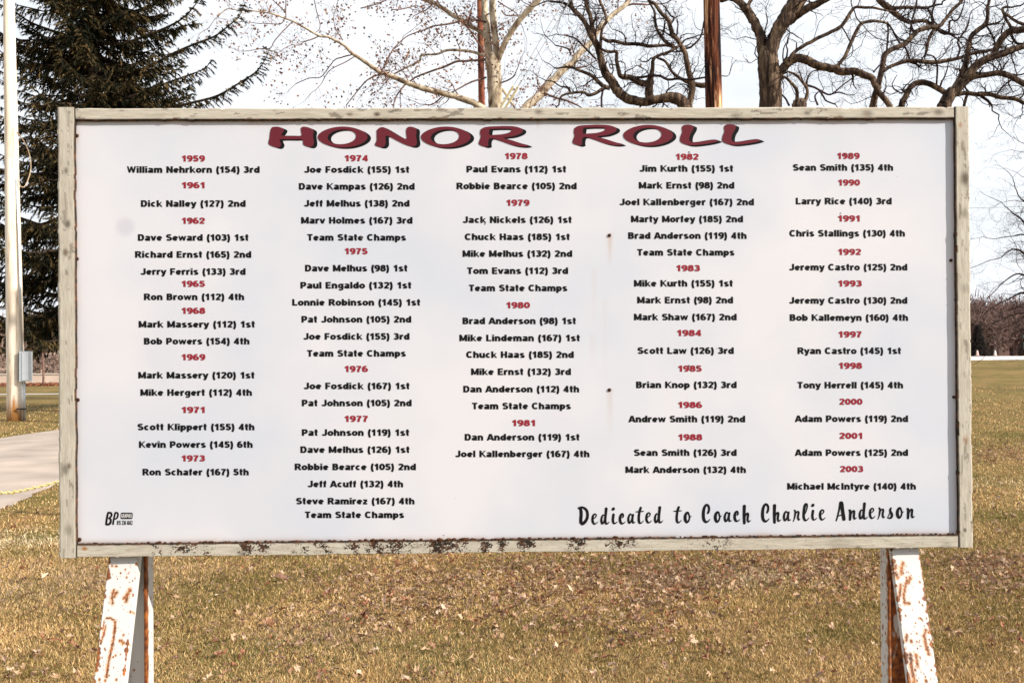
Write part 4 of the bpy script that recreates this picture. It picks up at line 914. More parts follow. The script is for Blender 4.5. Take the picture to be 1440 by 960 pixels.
# ---- lettering
M_ink = simple('black_vinyl', (.006, .006, .007), .6, .12)
M_red = simple('red_vinyl', (.24, .022, .034), .6, .12)
M_title = simple('maroon_vinyl', (.115, .015, .024), .6, .15)
M_wht = simple('white_vinyl', (.78, .77, .78), .4, .4)

def ribbon(P, Wt):
    """strip along P with widths Wt, mitred; returns verts(2D), faces"""
    P = np.asarray(P, float); m_ = len(P); Wt = np.broadcast_to(np.asarray(Wt, float), (m_,))
    closed = np.allclose(P[0], P[-1]) and m_ > 3
    V = []
    for i in range(m_):
        if closed: a = P[i]-P[i-1 if i > 0 else m_-2]; c = P[i+1 if i < m_-1 else 1]-P[i]
        else: a = P[i]-P[i-1] if i > 0 else P[1]-P[0]; c = P[i+1]-P[i] if i < m_-1 else P[-1]-P[-2]
        a = a/(np.linalg.norm(a)+1e-9); c = c/(np.linalg.norm(c)+1e-9)
        na = np.array([-a[1], a[0]]); nc = np.array([-c[1], c[0]]); nn = na+nc; nl_ = np.linalg.norm(nn)
        nn = nn/nl_ if nl_ > 1e-6 else na; k_ = 1/max(.62, nn@na)
        V += [P[i]+nn*Wt[i]/2*k_, P[i]-nn*Wt[i]/2*k_]
    return V, [(2*i, 2*i+1, 2*i+3, 2*i+2) for i in range(m_-1)]
def arc(cx, cy, rx, ry, a0, a1, n_=11):
    return [(cx+rx*cos(radians(a0+(a1-a0)*i/(n_-1))), cy+ry*sin(radians(a0+(a1-a0)*i/(n_-1)))) for i in range(n_)]
X_ = .75; c = .12     # x-height, half the pen
def bowl(cx, w, y0=0., y1=X_): return arc(cx, (y0+y1)/2, w, (y1-y0)/2-c, 0, 360, 17)
G = {
'0': (.64, [bowl(.32, .215, 0, 1)]), '1': (.56, [[(.36, 0), (.36, 1)], [(.08, .69), (.20, .73), (.33, .86)]]),
'2': (.64, [arc(.31, .69, .21, .205, 165, -28)+[(.40, .47), (.18, .19), (.12, .10)], [(.05, .1), (.58, .1)]]),
'3': (.64, [arc(.29, .72, .19, .18, 155, -85), [(.22, .54), (.32, .54)], arc(.30, .32, .21, .215, 88, -160)]),
'4': (.66, [[(.44, 0), (.44, 1)], [(.02, .28), (.62, .28)], [(.42, .93), (.10, .33)]]),
'5': (.64, [[(.55, .9), (.18, .9), (.13, .5)], [(.13, .50)]+arc(.30, .335, .21, .225, 118, -160)]),
'6': (.64, [arc(.32, .325, .21, .22, 0, 360, 17), arc(.36, .48, .25, .42, 62, 195)]),
'7': (.62, [[(.04, .9), (.56, .9)], [(.50, .86), (.36, .62), (.27, .38), (.24, 0)]]),
'8': (.64, [arc(.32, .725, .17, .17, 0, 360, 17), arc(.32, .315, .21, .21, 0, 360, 17)]),
'9': (.64, [arc(.32, .675, .21, .22, 0, 360, 17), arc(.28, .52, .25, .42, 242, 375)]),
'(': (.36, [arc(.46, .38, .30, .72, 122, 238)]), ')': (.36, [arc(-.10, .38, .30, .72, 58, -58)]),
'A': (.76, [[(.06, -.04), (.36, 1.02)], [(.70, -.04), (.40, 1.02)], [(.20, .28), (.56, .28)]]),
'B': (.72, [[(.14, 0), (.14, 1)], [(.14, .9), (.36, .9)]+arc(.38, .725, .16, .175, 85, -85)+[(.14, .54)], [(.14, .1), (.38, .1)]+arc(.40, .315, .18, .21, -85, 85)+[(.3, .54)]]),
'C': (.76, [arc(.39, .5, .27, .4, 42, 318, 19)]),
'D': (.76, [[(.14, 0), (.14, 1)], [(.14, .9), (.34, .9)]+arc(.35, .5, .27, .4, 85, -85, 13)+[(.14, .1)]]),
'E': (.66, [[(.14, 0), (.14, 1)], [(.14, .9), (.61, .9)], [(.14, .51), (.58, .51)], [(.14, .1), (.63, .1)]]),
'F': (.62, [[(.14, 0), (.14, 1)], [(.14, .9), (.60, .9)], [(.14, .48), (.54, .48)]]),
'G': (.78, [arc(.39, .5, .27, .4, 42, 300, 19), [(.40, .42), (.68, .42)], [(.62, .42), (.62, .1)]]),
'H': (.76, [[(.14, 0), (.14, 1)], [(.62, 0), (.62, 1)], [(.14, .5), (.62, .5)]]), 'I': (.32, [[(.16, 0), (.16, 1)]]),
'J': (.62, [[(.48, 1), (.48, .33)]+arc(.29, .30, .19, .2, 0, -165)]),
'K': (.76, [[(.14, 0), (.14, 1)], [(.70, 1.04), (.20, .45)], [(.30, .60), (.72, -.04)]]),
'L': (.62, [[(.14, 0), (.14, 1)], [(.14, .1), (.60, .1)]]),
'M': (.90, [[(.13, 0), (.13, 1)], [(.77, 0), (.77, 1)], [(.16, 1.0), (.45, .1)], [(.74, 1.0), (.45, .1)]]),
'N': (.76, [[(.13, 0), (.13, 1)], [(.63, 0), (.63, 1)], [(.15, .98), (.61, .02)]]),
'P': (.70, [[(.14, 0), (.14, 1)], [(.14, .9), (.38, .9)]+arc(.39, .66, .18, .235, 85, -85)+[(.14, .42)]]),
'R': (.76, [[(.14, 0), (.14, 1)], [(.14, .9), (.40, .9)]+arc(.42, .69, .18, .205, 85, -85)+[(.14, .48)], [(.42, .47), (.68, -.04)]]),
'S': (.70, [arc(.36, .715, .22, .185, 25, 235)+arc(.35, .305, .23, .205, 70, -160)]),
'T': (.68, [[(.34, 0), (.34, 1)], [(.03, .9), (.65, .9)]]), 'X': (.74, [[(.08, -.04), (.66, 1.04)], [(.66, -.04), (.08, 1.04)]]),
'W': (1.04, [[(.08, 1.04), (.29, .04)], [(.29, .04), (.52, .96)], [(.52, .96), (.75, .04)], [(.75, .04), (.96, 1.04)]]),
'a': (.64, [arc(.31, .55, .20, .105, 165, 20)+[(.50, .45), (.50, 0)], arc(.29, .22, .17, .125, 60, 300)+[(.42, .16), (.5, .24)], [(.30, .36), (.46, .40)]]),
'b': (.66, [[(.13, 0), (.13, 1)], arc(.35, X_/2, .185, X_/2-c, 0, 360, 17)]), 'c': (.62, [arc(.33, X_/2, .20, X_/2-c, 48, 312, 15)]),
'd': (.66, [[(.53, 0), (.53, 1)], arc(.31, X_/2, .185, X_/2-c, 0, 360, 17)]),
'e': (.64, [[(.14, .375), (.52, .375)], arc(.33, X_/2, .21, X_/2-c, 0, 318, 17)]),
'f': (.40, [[(.19, 0), (.19, .78)]+arc(.34, .78, .15, .12, 180, 85), [(.02, .65), (.38, .65)]]),
'g': (.66, [[(.53, X_), (.53, .0)]+arc(.32, -.02, .21, .17, 0, -150), arc(.31, .395, .185, X_/2-c-.01, 0, 360, 17)]),
'h': (.66, [[(.13, 0), (.13, 1)], [(.13, .45)]+arc(.33, .44, .19, .205, 140, 0)+[(.52, 0)]]),
'i': (.28, [[(.14, 0), (.14, X_)], [(.14, .84), (.14, 1.0)]]), 'k': (.66, [[(.13, 0), (.13, 1)], [(.58, .78), (.18, .32)], [(.28, .46), (.62, -.04)]]),
'l': (.28, [[(.14, 0), (.14, 1)]]),
'm': (1.0, [[(.13, 0), (.13, X_)], [(.13, .45)]+arc(.31, .45, .18, .195, 140, 0)+[(.49, 0)], [(.50, .45)]+arc(.68, .45, .18, .195, 140, 0)+[(.86, 0)]]),
'n': (.66, [[(.13, 0), (.13, X_)], [(.13, .45)]+arc(.33, .44, .19, .205, 140, 0)+[(.52, 0)]]),
'o': (.66, [bowl(.33, .215)]), 'p': (.66, [[(.13, -.26), (.13, X_)], arc(.35, X_/2, .185, X_/2-c, 0, 360, 17)]),
'r': (.46, [[(.13, 0), (.13, X_)], [(.13, .40), (.20, .58), (.32, .65), (.44, .64)]]),
's': (.60, [arc(.31, .535, .18, .115, 25, 225)+arc(.30, .215, .19, .12, 65, -160)]),
't': (.42, [[(.20, .98), (.20, .22)]+arc(.33, .21, .13, .115, 180, 280), [(.02, .65), (.40, .65)]]),
'u': (.66, [[(.53, 0), (.53, X_)], [(.13, X_), (.13, .31)]+arc(.32, .31, .19, .205, 180, 320)+[(.53, .32)]]),
'v': (.62, [[(.08, .79), (.31, .04)], [(.54, .79), (.31, .04)]]), 'w': (.90, [[(.08, .79), (.25, .04)], [(.25, .04), (.45, .72)], [(.45, .72), (.65, .04)], [(.65, .04), (.82, .79)]]),
'y': (.62, [[(.08, .79), (.32, .06)], [(.54, .79), (.34, .08), (.26, -.12), (.08, -.17)]]),
'z': (.58, [[(.06, .65), (.52, .65)], [(.48, .62), (.12, .12)], [(.05, .1), (.54, .1)]]), ' ': (.34, [])}
LOW = set('gpy()')
def glyph_mesh(text, pen=.26, track=.05):
    V = []; Fc = []; x = 0
    for ch_ in text:
        w, strokes = G[ch_]
        for k_, st in enumerate(strokes):
            v, f = ribbon(st, pen*(.74 if (ch_ in 'MNW4Kkw' and len(st) == 2 and abs(st[0][0]-st[1][0]) > .05 and abs(st[0][1]-st[1][1]) > .05) else .86 if abs(st[0][1]-st[1][1]) < .02 and len(st) == 2 else .9 if ch_ in 'aegs' else 1)); b0_ = len(V)
            for q in v:
                yy = q[1] if ch_ in LOW else min(1.0, max(0.0, q[1]))
                if ch_ in 'py': yy = min(X_, max(-.27, q[1]))
                if ch_ in 'vw': yy = min(X_, yy)
                if ch_ in 'k' and k_: yy = min(X_, yy)
                V.append((q[0]+x, yy, .00022*k_))
            Fc += [tuple(i+b0_ for i in t) for t in f]
        x += w+track
    V = np.array(V); return V, Fc
def put_text(name, text, xl, xr, yc, m, cap=9.0, dy=.0, pen=.26):
    V, Fc = glyph_mesh(text, pen); a, b_ = V[:, 0].min(), V[:, 0].max()
    tilt = -.010                        # print rises slightly towards the right, as the sheet does
    q0 = ppx(xl, yc+cap/2-tilt*(xr-xl)/2*0); q1 = ppx(xr, yc+cap/2+tilt*(xr-xl)*0)
    h = abs(ppx(xl, yc-cap/2)[1]-ppx(xl, yc+cap/2)[1])
    u = (V[:, 0]-a)/(b_-a); X = q0[0]+(q1[0]-q0[0])*u; Z = q0[1]+(q1[1]-q0[1])*u+V[:, 1]*h
    return link_mesh(name, np.c_[X, PY-.0005-V[:, 2]*.5-dy, Z], Fc, m, panel)
T1 = [('1959', 255.8, 288.4, 223), ('William Nehrkorn (154) 3rd', 178.6, 365.3, 238.6), ('1961', 255.8, 287.8, 260.5), ('Dick Nalley (127) 2nd', 198.2, 345.6, 286.3), ('1962', 255.8, 288.4, 310.4), ('Dave Seward (103) 1st', 194, 349.6, 334), ('Richard Ernst (165) 2nd', 190, 353.5, 357.8), ('Jerry Ferris (133) 3rd', 197.5, 345.5, 381.8), ('1965', 255.5, 288.5, 399), ('Ron Brown (112) 4th', 202.5, 343.5, 417.3), ('1968', 255.5, 289, 436.8), ('Mark Massery (112) 1st', 195, 358.5, 455.8), ('Bob Powers (154) 4th', 202.5, 351, 479.5), ('1969', 255.5, 289, 502), ('Mark Massery (120) 1st', 194.5, 358, 527.3), ('Mike Hergert (112) 4th', 197.5, 354.5, 551.6), ('1971', 255.5, 288, 576), ('Scott Klippert (155) 4th', 193.5, 358, 600), ('Kevin Powers (145) 6th', 195.5, 355.5, 624.6), ('1973', 255.5, 288.5, 644), ('Ron Schafer (167) 5th', 200.5, 350, 663.3),
('1974', 484.7, 517.4, 222.6), ('Joe Fosdick (155) 1st', 427.5, 575.6, 238.5), ('Dave Kampas (126) 2nd', 420.3, 583.2, 262.2), ('Jeff Melhus (138) 2nd', 427.3, 576, 286), ('Marv Holmes (167) 3rd', 423.5, 580.2, 309.9), ('Team State Champs', 432.3, 571.2, 333.8), ('1975', 484.8, 517.2, 353.2), ('Dave Melhus (98) 1st', 429, 573, 377), ('Paul Engaldo (132) 1st', 422.5, 578.5, 401), ('Lonnie Robinson (145) 1st', 411, 591, 425), ('Pat Johnson (105) 2nd', 424, 578.5, 448.8), ('Joe Fosdick (155) 3rd', 426.5, 576, 472.8), ('Team State Champs', 432, 571, 496.6), ('1976', 484.5, 517.8, 518.5), ('Joe Fosdick (167) 1st', 427, 576, 542.4), ('Pat Johnson (105) 2nd', 424.5, 579, 566.3), ('1977', 484.5, 517.8, 588.5), ('Pat Johnson (119) 1st', 424.5, 575.5, 607.8), ('Dave Melhus (126) 1st', 422.5, 576, 631.8), ('Robbie Bearce (105) 2nd', 414.5, 585, 656), ('Jeff Acuff (132) 4th', 432.5, 567, 680), ('Steve Ramirez (167) 4th', 416.5, 583, 704), ('Team State Champs', 429, 568.5, 723.3),
('1978', 710, 742.2, 219.6), ('Paul Evans (112) 1st', 656, 796.2, 237.9), ('Robbie Bearce (105) 2nd', 642, 811, 261.6), ('1979', 712, 744.8, 285.2), ('Jack Nickels (126) 1st', 650.5, 804, 309), ('Chuck Haas (185) 1st', 653.5, 801.3, 333), ('Mike Melhus (132) 2nd', 650.5, 804.8, 356.6), ('Tom Evans (112) 3rd', 657, 799, 380.6), ('Team State Champs', 659.5, 798, 404.8), ('1980', 712, 745.5, 429), ('Brad Anderson (98) 1st', 650.5, 810, 451), ('Mike Lindeman (167) 1st', 646, 815.5, 475), ('Chuck Haas (185) 2nd', 655.5, 807, 498.4), ('Mike Ernst (132) 3rd', 662.5, 803, 522.4), ('Dan Anderson (112) 4th', 651.5, 814.5, 546.8), ('Team State Champs', 664, 803, 570.5), ('1981', 720, 752.5, 594.4), ('Dan Anderson (119) 1st', 653.5, 815, 614.3), ('Joel Kallenberger (167) 4th', 640, 829, 637.8),
('1982', 950.2, 982.6, 220.6), ('Jim Kurth (155) 1st', 899, 1031, 237), ('Mark Ernst (98) 2nd', 898.3, 1032.7, 260.7), ('Joel Kallenberger (167) 2nd', 871, 1060.3, 284.1), ('Marty Morfey (185) 2nd', 887.3, 1045, 308), ('Brad Anderson (119) 4th', 883.3, 1050, 331.3), ('Team State Champs', 896.2, 1033, 354.8), ('1983', 951, 984.5, 377), ('Mike Kurth (155) 1st', 891.5, 1030.5, 398.3), ('Mark Ernst (98) 2nd', 896, 1031, 421.8), ('Mark Shaw (167) 2nd', 891.5, 1036, 445.6), ('1984', 952, 986, 468), ('Scott Law (126) 3rd', 896.5, 1032, 492.8), ('1985', 953.5, 987, 518), ('Brian Knop (132) 3rd', 894.5, 1036, 540.8), ('1986', 953.5, 987.5, 569), ('Andrew Smith (119) 2nd', 883.5, 1048, 588.8), ('1988', 953.8, 987.8, 614.4), ('Sean Smith (126) 3rd', 891.5, 1036, 636), ('Mark Anderson (132) 4th', 879.5, 1049, 660),
('1989', 1177.2, 1209, 219.4), ('Sean Smith (135) 4th', 1115, 1256, 235.6), ('1990', 1178.5, 1209.5, 256.8), ('Larry Rice (140) 3rd', 1119, 1254, 282.8), ('1991', 1178.3, 1209, 307.2), ('Chris Stallings (130) 4th', 1110, 1272.6, 328), ('1992', 1178.5, 1211, 354.2), ('Jeremy Castro (125) 2nd', 1109.5, 1276, 375.6), ('1993', 1178.5, 1212, 398.5), ('Jeremy Castro (130) 2nd', 1109.5, 1276, 422.3), ('Bob Kallemeyn (160) 4th', 1110.5, 1277, 446.4), ('1997', 1179, 1212, 470), ('Ryan Castro (145) 1st', 1121.5, 1267, 493), ('1998', 1179.5, 1212.5, 514), ('Tony Herrell (145) 4th', 1121.5, 1270, 541.2), ('2000', 1180, 1213, 564.5), ('Adam Powers (119) 2nd', 1117.5, 1277, 588.4), ('2001', 1180, 1212.5, 612.4), ('Adam Powers (125) 2nd', 1117.5, 1277, 636), ('2003', 1181, 1214, 659), ('Michael McIntyre (140) 4th', 1107, 1288, 683.3)]
for t_, a, b_, y in T1:
    yr = t_.isdigit()
    put_text('year_text' if yr else 'name_text', t_, a, b_, y, M_red if yr else M_ink, cap=8.8 if yr else 9.3)

# title letters: outlines in photo pixels, maroon face over a black drop edge
from mathutils.geometry import tessellate_polygon
def poly_layer(loops, dx, dy, depth, mi, mb):
    ls = []
    for lp in loops:
        P = smooth_path([(x, y, 0) for x, y in lp]+[(lp[0][0], lp[0][1], 0)], 4)[:-1]
        ls.append([Vector((*ppx(x+dx, y+dy), 0)) for x, y, _ in P])
    tri = tessellate_polygon(ls); V = [(v.x, PY-depth, v.y) for lp in ls for v in lp]
    mb.add(V, [tuple(t) for t in tri], mi)
def cr1(L_, ox=370, oy=168, s=7.2, dx=0, dy=0): return [(ox+x/s+dx, oy+y/s+dy) for x, y in L_]
Hl = [(95, 78), (140, 75), (185, 85), (212, 103), (203, 130), (184, 160), (225, 166), (300, 166), (384, 165), (386, 130), (383, 92), (402, 76), (440, 78), (488, 94), (512, 120), (506, 165), (514, 225), (508, 262), (480, 280), (430, 270), (406, 250), (396, 206), (300, 203), (178, 203), (170, 218), (182, 248), (174, 274), (148, 286), (100, 275), (62, 255), (55, 230), (65, 190), (70, 140), (80, 98)]
def ell(cx, cy, rx, ry, pw=1.0, n_=28, rev=False):
    P = [(cx+rx*cos(2*pi*i/n_), cy+ry*sin(2*pi*i/n_)*(1 if pw == 1 else abs(sin(2*pi*i/n_))**pw)) for i in range(n_)]; return P[::-1] if rev else P
Oo = ell(806, 180, 252, 106, 1.0); 
Oo = [(806+252*cos(t), 180+106*sin(t)*(1-.10*cos(t)**2)) for t in [2*pi*i/28 for i in range(28)]]
Oi = [(798+143*cos(t)+16*(-sin(t)), 178+74*sin(t)) for t in [2*pi*i/24 for i in range(24)]][::-1]
Nl = [(1150, 112), (1178, 86), (1215, 80), (1250, 95), (1310, 130), (1380, 172), (1436, 196), (1453, 190), (1450, 150), (1448, 112), (1460, 84), (1488, 75), (1530, 83), (1553, 105), (1550, 170), (1557, 240), (1540, 268), (1500, 274), (1440, 256), (1368, 222), (1300, 186), (1246, 166), (1240, 200), (1240, 250), (1215, 280), (1170, 278), (1132, 258), (1150, 215), (1150, 160)]
Rl = [(835, 102), (870, 82), (930, 73), (1010, 70), (1090, 68), (1180, 73), (1245, 92), (1262, 115), (1240, 143), (1160, 173), (1062, 187), (1150, 212), (1250, 245), (1318, 262), (1300, 273), (1240, 275), (1150, 260), (1050, 224), (950, 193), (918, 203), (910, 245), (912, 268), (880, 277), (832, 263), (815, 240), (835, 180), (828, 140)]
Ri = [(926, 100), (1020, 96), (1128, 98), (1147, 108), (1125, 132), (1060, 150), (990, 156), (926, 158), (920, 130)]
Ll = [(262, 92), (285, 73), (340, 68), (392, 78), (408, 96), (398, 135), (366, 190), (352, 245), (362, 278), (400, 289), (480, 282), (560, 268), (650, 256), (700, 260), (722, 273), (640, 298), (520, 318), (400, 330), (320, 322), (255, 296), (235, 265), (242, 215), (263, 160), (258, 120)]
title = [([cr1(Hl)], ), ([cr1(Oo), cr1(Oi)], ), ([cr1(Nl)], ), ([cr1(Oo, dx=1044/7.2), cr1(Oi, dx=1044/7.2)], ), ([cr1(Rl, 560), cr1(Ri, 560)], ),
         ([cr1(Rl, 560, dx=131.8, dy=-1.8), cr1(Ri, 560, dx=131.8, dy=-1.8)], ), ([cr1(Oo, dx=429.4, dy=-2.4), cr1(Oi, dx=429.4, dy=-2.4)], ), ([cr1(Ll, 930, s=9)], ), ([cr1(Ll, 930, s=9, dx=59.3, dy=-.6)], )]
for (lps,) in title:
    mb = MB(); poly_layer(lps, 4.9, 1.9, .0005, 0, mb); poly_layer(lps, 2.4, .9, .0008, 0, mb); poly_layer(lps, 0, 0, .0012, 1, mb)
    mb.build('title_letter', [M_ink, M_title], panel)

# brush script dedication: pen strokes (x, y, width) in an enlarged view of the photo, anchored left/baseline
BS = {
'D': (70, 318, [[(72, 118, 20), (92, 122, 28), (102, 150, 31), (104, 200, 32), (100, 250, 32), (101, 292, 32)], [(84, 112, 18), (115, 108, 20), (148, 122, 24), (172, 150, 26), (180, 190, 27), (176, 235, 28), (155, 275, 30), (125, 302, 32), (108, 304, 26)]]),
'e': (230, 318, [[(240, 250, 8), (262, 238, 9), (280, 218, 12), (282, 198, 14), (265, 188, 14), (248, 205, 20), (240, 240, 24), (242, 278, 24), (258, 304, 20), (278, 302, 12), (302, 280, 6)]]),
'd': (337, 318, [[(378, 205, 10), (364, 200, 14), (350, 228, 20), (345, 268, 23), (354, 300, 22), (370, 290, 15), (384, 245, 9), (392, 215, 8)], [(403, 122, 28), (400, 160, 26), (394, 215, 25), (391, 265, 25), (398, 298, 23), (418, 302, 14), (440, 280, 6)]]),
'i': (472, 312, [[(490, 192, 25), (485, 225, 25), (482, 262, 25), (490, 294, 22), (508, 300, 14), (537, 280, 6)], [(480, 136, 24), (487, 128, 32), (494, 120, 24)]]),
'c': (557, 314, [[(600, 228, 16), (606, 205, 18), (596, 186, 17), (578, 198, 22), (568, 232, 27), (568, 268, 27), (582, 298, 24), (604, 300, 14), (630, 280, 6)]]),
'a': (655, 310, [[(706, 200, 12), (690, 188, 15), (674, 212, 20), (666, 252, 23), (674, 290, 22), (690, 288, 15), (706, 245, 9), (716, 210, 8)], [(722, 196, 22), (716, 232, 22), (715, 268, 22), (724, 292, 18), (748, 284, 7)]]),
't': (755, 305, [[(815, 112, 24), (802, 150, 24), (793, 200, 24), (790, 250, 25), (798, 290, 24), (820, 294, 13), (848, 268, 6)], [(756, 162, 10), (800, 158, 12), (846, 156, 10)]]),
'o': (1328, 297, [[(1385, 178, 16), (1368, 168, 18), (1350, 190, 26), (1342, 225, 30), (1346, 262, 30), (1362, 285, 24), (1382, 272, 18), (1394, 238, 16), (1392, 205, 16), (1380, 180, 16)], [(1384, 200, 8), (1396, 226, 10), (1418, 212, 6)]]),
'C': (235, 290, [[(300, 178, 20), (312, 150, 22), (314, 112, 22), (298, 84, 24), (276, 82, 22), (258, 115, 27), (248, 165, 30), (247, 218, 31), (256, 262, 30), (280, 283, 24), (305, 272, 14), (328, 248, 6)]]),
'h': (715, 303, [[(735, 92, 32), (733, 150, 30), (732, 220, 29), (735, 298, 27)], [(738, 250, 8), (750, 205, 12), (768, 180, 18), (780, 190, 22), (776, 225, 22), (774, 258, 21), (784, 280, 17), (812, 262, 6)]]),
'r': (1312, 280, [[(1330, 142, 14), (1342, 160, 20), (1338, 205, 18), (1328, 250, 12), (1316, 278, 8)], [(1342, 196, 8), (1356, 168, 12), (1372, 160, 18), (1382, 172, 20), (1376, 205, 20), (1374, 236, 20), (1384, 258, 15), (1398, 244, 6)]]),
'l': (75, 270, [[(110, 66, 16), (98, 90, 24), (90, 140, 26), (86, 190, 26), (88, 235, 26), (104, 262, 22), (126, 258, 12), (152, 232, 6)], [(104, 68, 16), (122, 70, 18), (128, 95, 16), (120, 140, 12), (104, 180, 10), (90, 205, 8)]]),
'A': (468, 270, [[(474, 268, 14), (490, 215, 16), (508, 140, 18), (524, 60, 26)], [(522, 52, 24), (538, 60, 34), (546, 120, 34), (556, 190, 34), (566, 252, 34)], [(488, 212, 12), (520, 204, 12), (552, 192, 12)]]),
'n': (620, 262, [[(626, 142, 16), (640, 150, 24), (641, 200, 26), (638, 256, 24)], [(644, 222, 8), (658, 175, 12), (674, 152, 18), (688, 158, 22), (685, 195, 22), (684, 225, 22), (694, 246, 17), (716, 230, 6)]]),
's': (1078, 245, [[(1080, 234, 6), (1098, 208, 9), (1114, 165, 10), (1126, 120, 14)], [(1126, 118, 18), (1116, 140, 22), (1122, 165, 24), (1136, 190, 26), (1134, 220, 24), (1116, 236, 20), (1092, 234, 12)]])}
OX = {5: 805, 6: 960, 7: 1120}
seq = [('D', 5, 70, 318), ('e', 5, 230, 318), ('d', 5, 337, 318), ('i', 5, 472, 312), ('c', 5, 557, 314), ('a', 5, 655, 310), ('t', 5, 755, 305), ('e', 5, 872, 303), ('d', 5, 975, 303), ('t', 5, 1207, 298), ('o', 5, 1328, 297),
       ('C', 6, 235, 290), ('o', 6, 375, 292), ('a', 6, 490, 290), ('c', 6, 610, 285), ('h', 6, 715, 303), ('C', 6, 940, 283), ('h', 6, 1075, 295), ('a', 6, 1195, 280), ('r', 6, 1312, 280),
       ('l', 7, 75, 270), ('i', 7, 180, 268), ('e', 7, 272, 268), ('A', 7, 468, 270), ('n', 7, 620, 262), ('d', 7, 745, 258), ('e', 7, 866, 250), ('r', 7, 965, 252), ('s', 7, 1078, 245), ('o', 7, 1188, 243), ('n', 7, 1310, 245)]
def pen_strokes(strokes, fx_, mb, depth=.0006, mi=0, wf=1.0):
    for k_, st in enumerate(strokes):
        P = smooth_path([(x, y, w) for x, y, w in st], 4); a, b0_ = P[0].copy(), P[-1].copy()
        d0 = P[0, :2]-P[1, :2]; d0 /= np.linalg.norm(d0)+1e-9; d1 = P[-1, :2]-P[-2, :2]; d1 /= np.linalg.norm(d1)+1e-9
        pre = [np.r_[a[:2]+d0*a[2]*.5*f, a[2]*sqrt(max(0, 1-f*f))] for f in (1, .9, .6)]; post = [np.r_[b0_[:2]+d1*b0_[2]*.5*f, b0_[2]*sqrt(max(0, 1-f*f))] for f in (.6, .9, 1)]
        P = np.vstack([pre, P, post]); v, f = ribbon(P[:, :2], P[:, 2]*wf); mb.add([(*(lambda q: (q[0], PY-depth-k_*.00012, q[1]))(ppx(*fx_(p))),) for p in v], f, mi)
word_breaks = [0, 9, 11, 16, 23, 31]
for wi in range(5):
    mb = MB()
    for ch_, cpn, ax0, ay0 in seq[word_breaks[wi]:word_breaks[wi+1]]:
        rx, ry, st = BS[ch_]
        pen_strokes(st, lambda p: (OX[cpn]+(p[0]-rx+ax0)/8.47, 700+(p[1]-ry+ay0)/8.47), mb, wf=1.22)
    mb.build('dedication_text', M_ink, panel)
# printer's mark
mb = MB(); fxx = lambda p: (130+p[0]/19.2, 700+p[1]/19.2)
pen_strokes([[(425, 395, 50), (400, 500, 55), (385, 600, 55), (372, 700, 55)], [(430, 390, 50), (490, 392, 52), (520, 430, 52), (508, 490, 50), (460, 530, 45)], [(455, 540, 45), (495, 570, 52), (500, 630, 55), (470, 690, 58), (400, 710, 55)]], fxx, mb)
pen_strokes([[(618, 395, 45), (590, 520, 46), (570, 620, 46), (560, 700, 46)], [(622, 388, 42), (675, 395, 44), (694, 440, 44), (680, 510, 44), (635, 555, 42), (605, 560, 30)]], fxx, mb)
bx = [(765+25*0, 420), (772, 398), (795, 390), (1060, 390), (1082, 398), (1090, 420), (1084, 530), (1076, 552), (1055, 562), (790, 562), (768, 552), (762, 530)]
tri = tessellate_polygon([[Vector((*ppx(*fxx(p)), 0)) for p in bx]]); mb.add([(*(lambda q: (q[0], PY-.0005, q[1]))(ppx(*fxx(p))),) for p in bx], [tuple(t) for t in tri])
mb.build('printer_logo', M_ink, panel)
put_text('printer_text', 'GRAPHIX', 130+782/19.2, 130+1072/19.2, 700+476/19.2, M_wht, cap=5.6, dy=.0006, pen=.15)
put_text('printer_text', '815 238 4842', 130+662/19.2, 130+1085/19.2, 700+662/19.2, M_ink, cap=6.4, pen=.19)

# ---- legs
M_leg, n, l, b = mat('rusted_white_steel', .55, .4)
tcx = n.new('ShaderNodeTexCoord'); zz = n.new('ShaderNodeTexNoise'); zz.inputs['Scale'].default_value = 60; zz.inputs['Detail'].default_value = 6; l.new(tcx.outputs['Object'], zz.inputs['Vector'])
rc = n.new('ShaderNodeValToRGB'); e_ = rc.color_ramp.elements; e_[0].position = .3; e_[0].color = (.040, .012, .007, 1); e_[1].position = .72; e_[1].color = (.40, .13, .022, 1); k_ = e_.new(.5); k_.color = (.20, .056, .012, 1); l.new(zz.outputs[0], rc.inputs[0])
c_ = mixc(at_('halo'), (.54, .525, .51), (.47, .25, .10)); c_ = mixc(at_('rust'), c_, rc.outputs[0]); l.new(c_, b.inputs['Base Color'])
bpz = n.new('ShaderNodeBump'); bpz.inputs['Strength'].default_value = .5; bpz.inputs['Distance'].default_value = .0015; l.new(at_('rust'), bpz.inputs['Height']); l.new(bpz.outputs[0], b.inputs['Normal'])
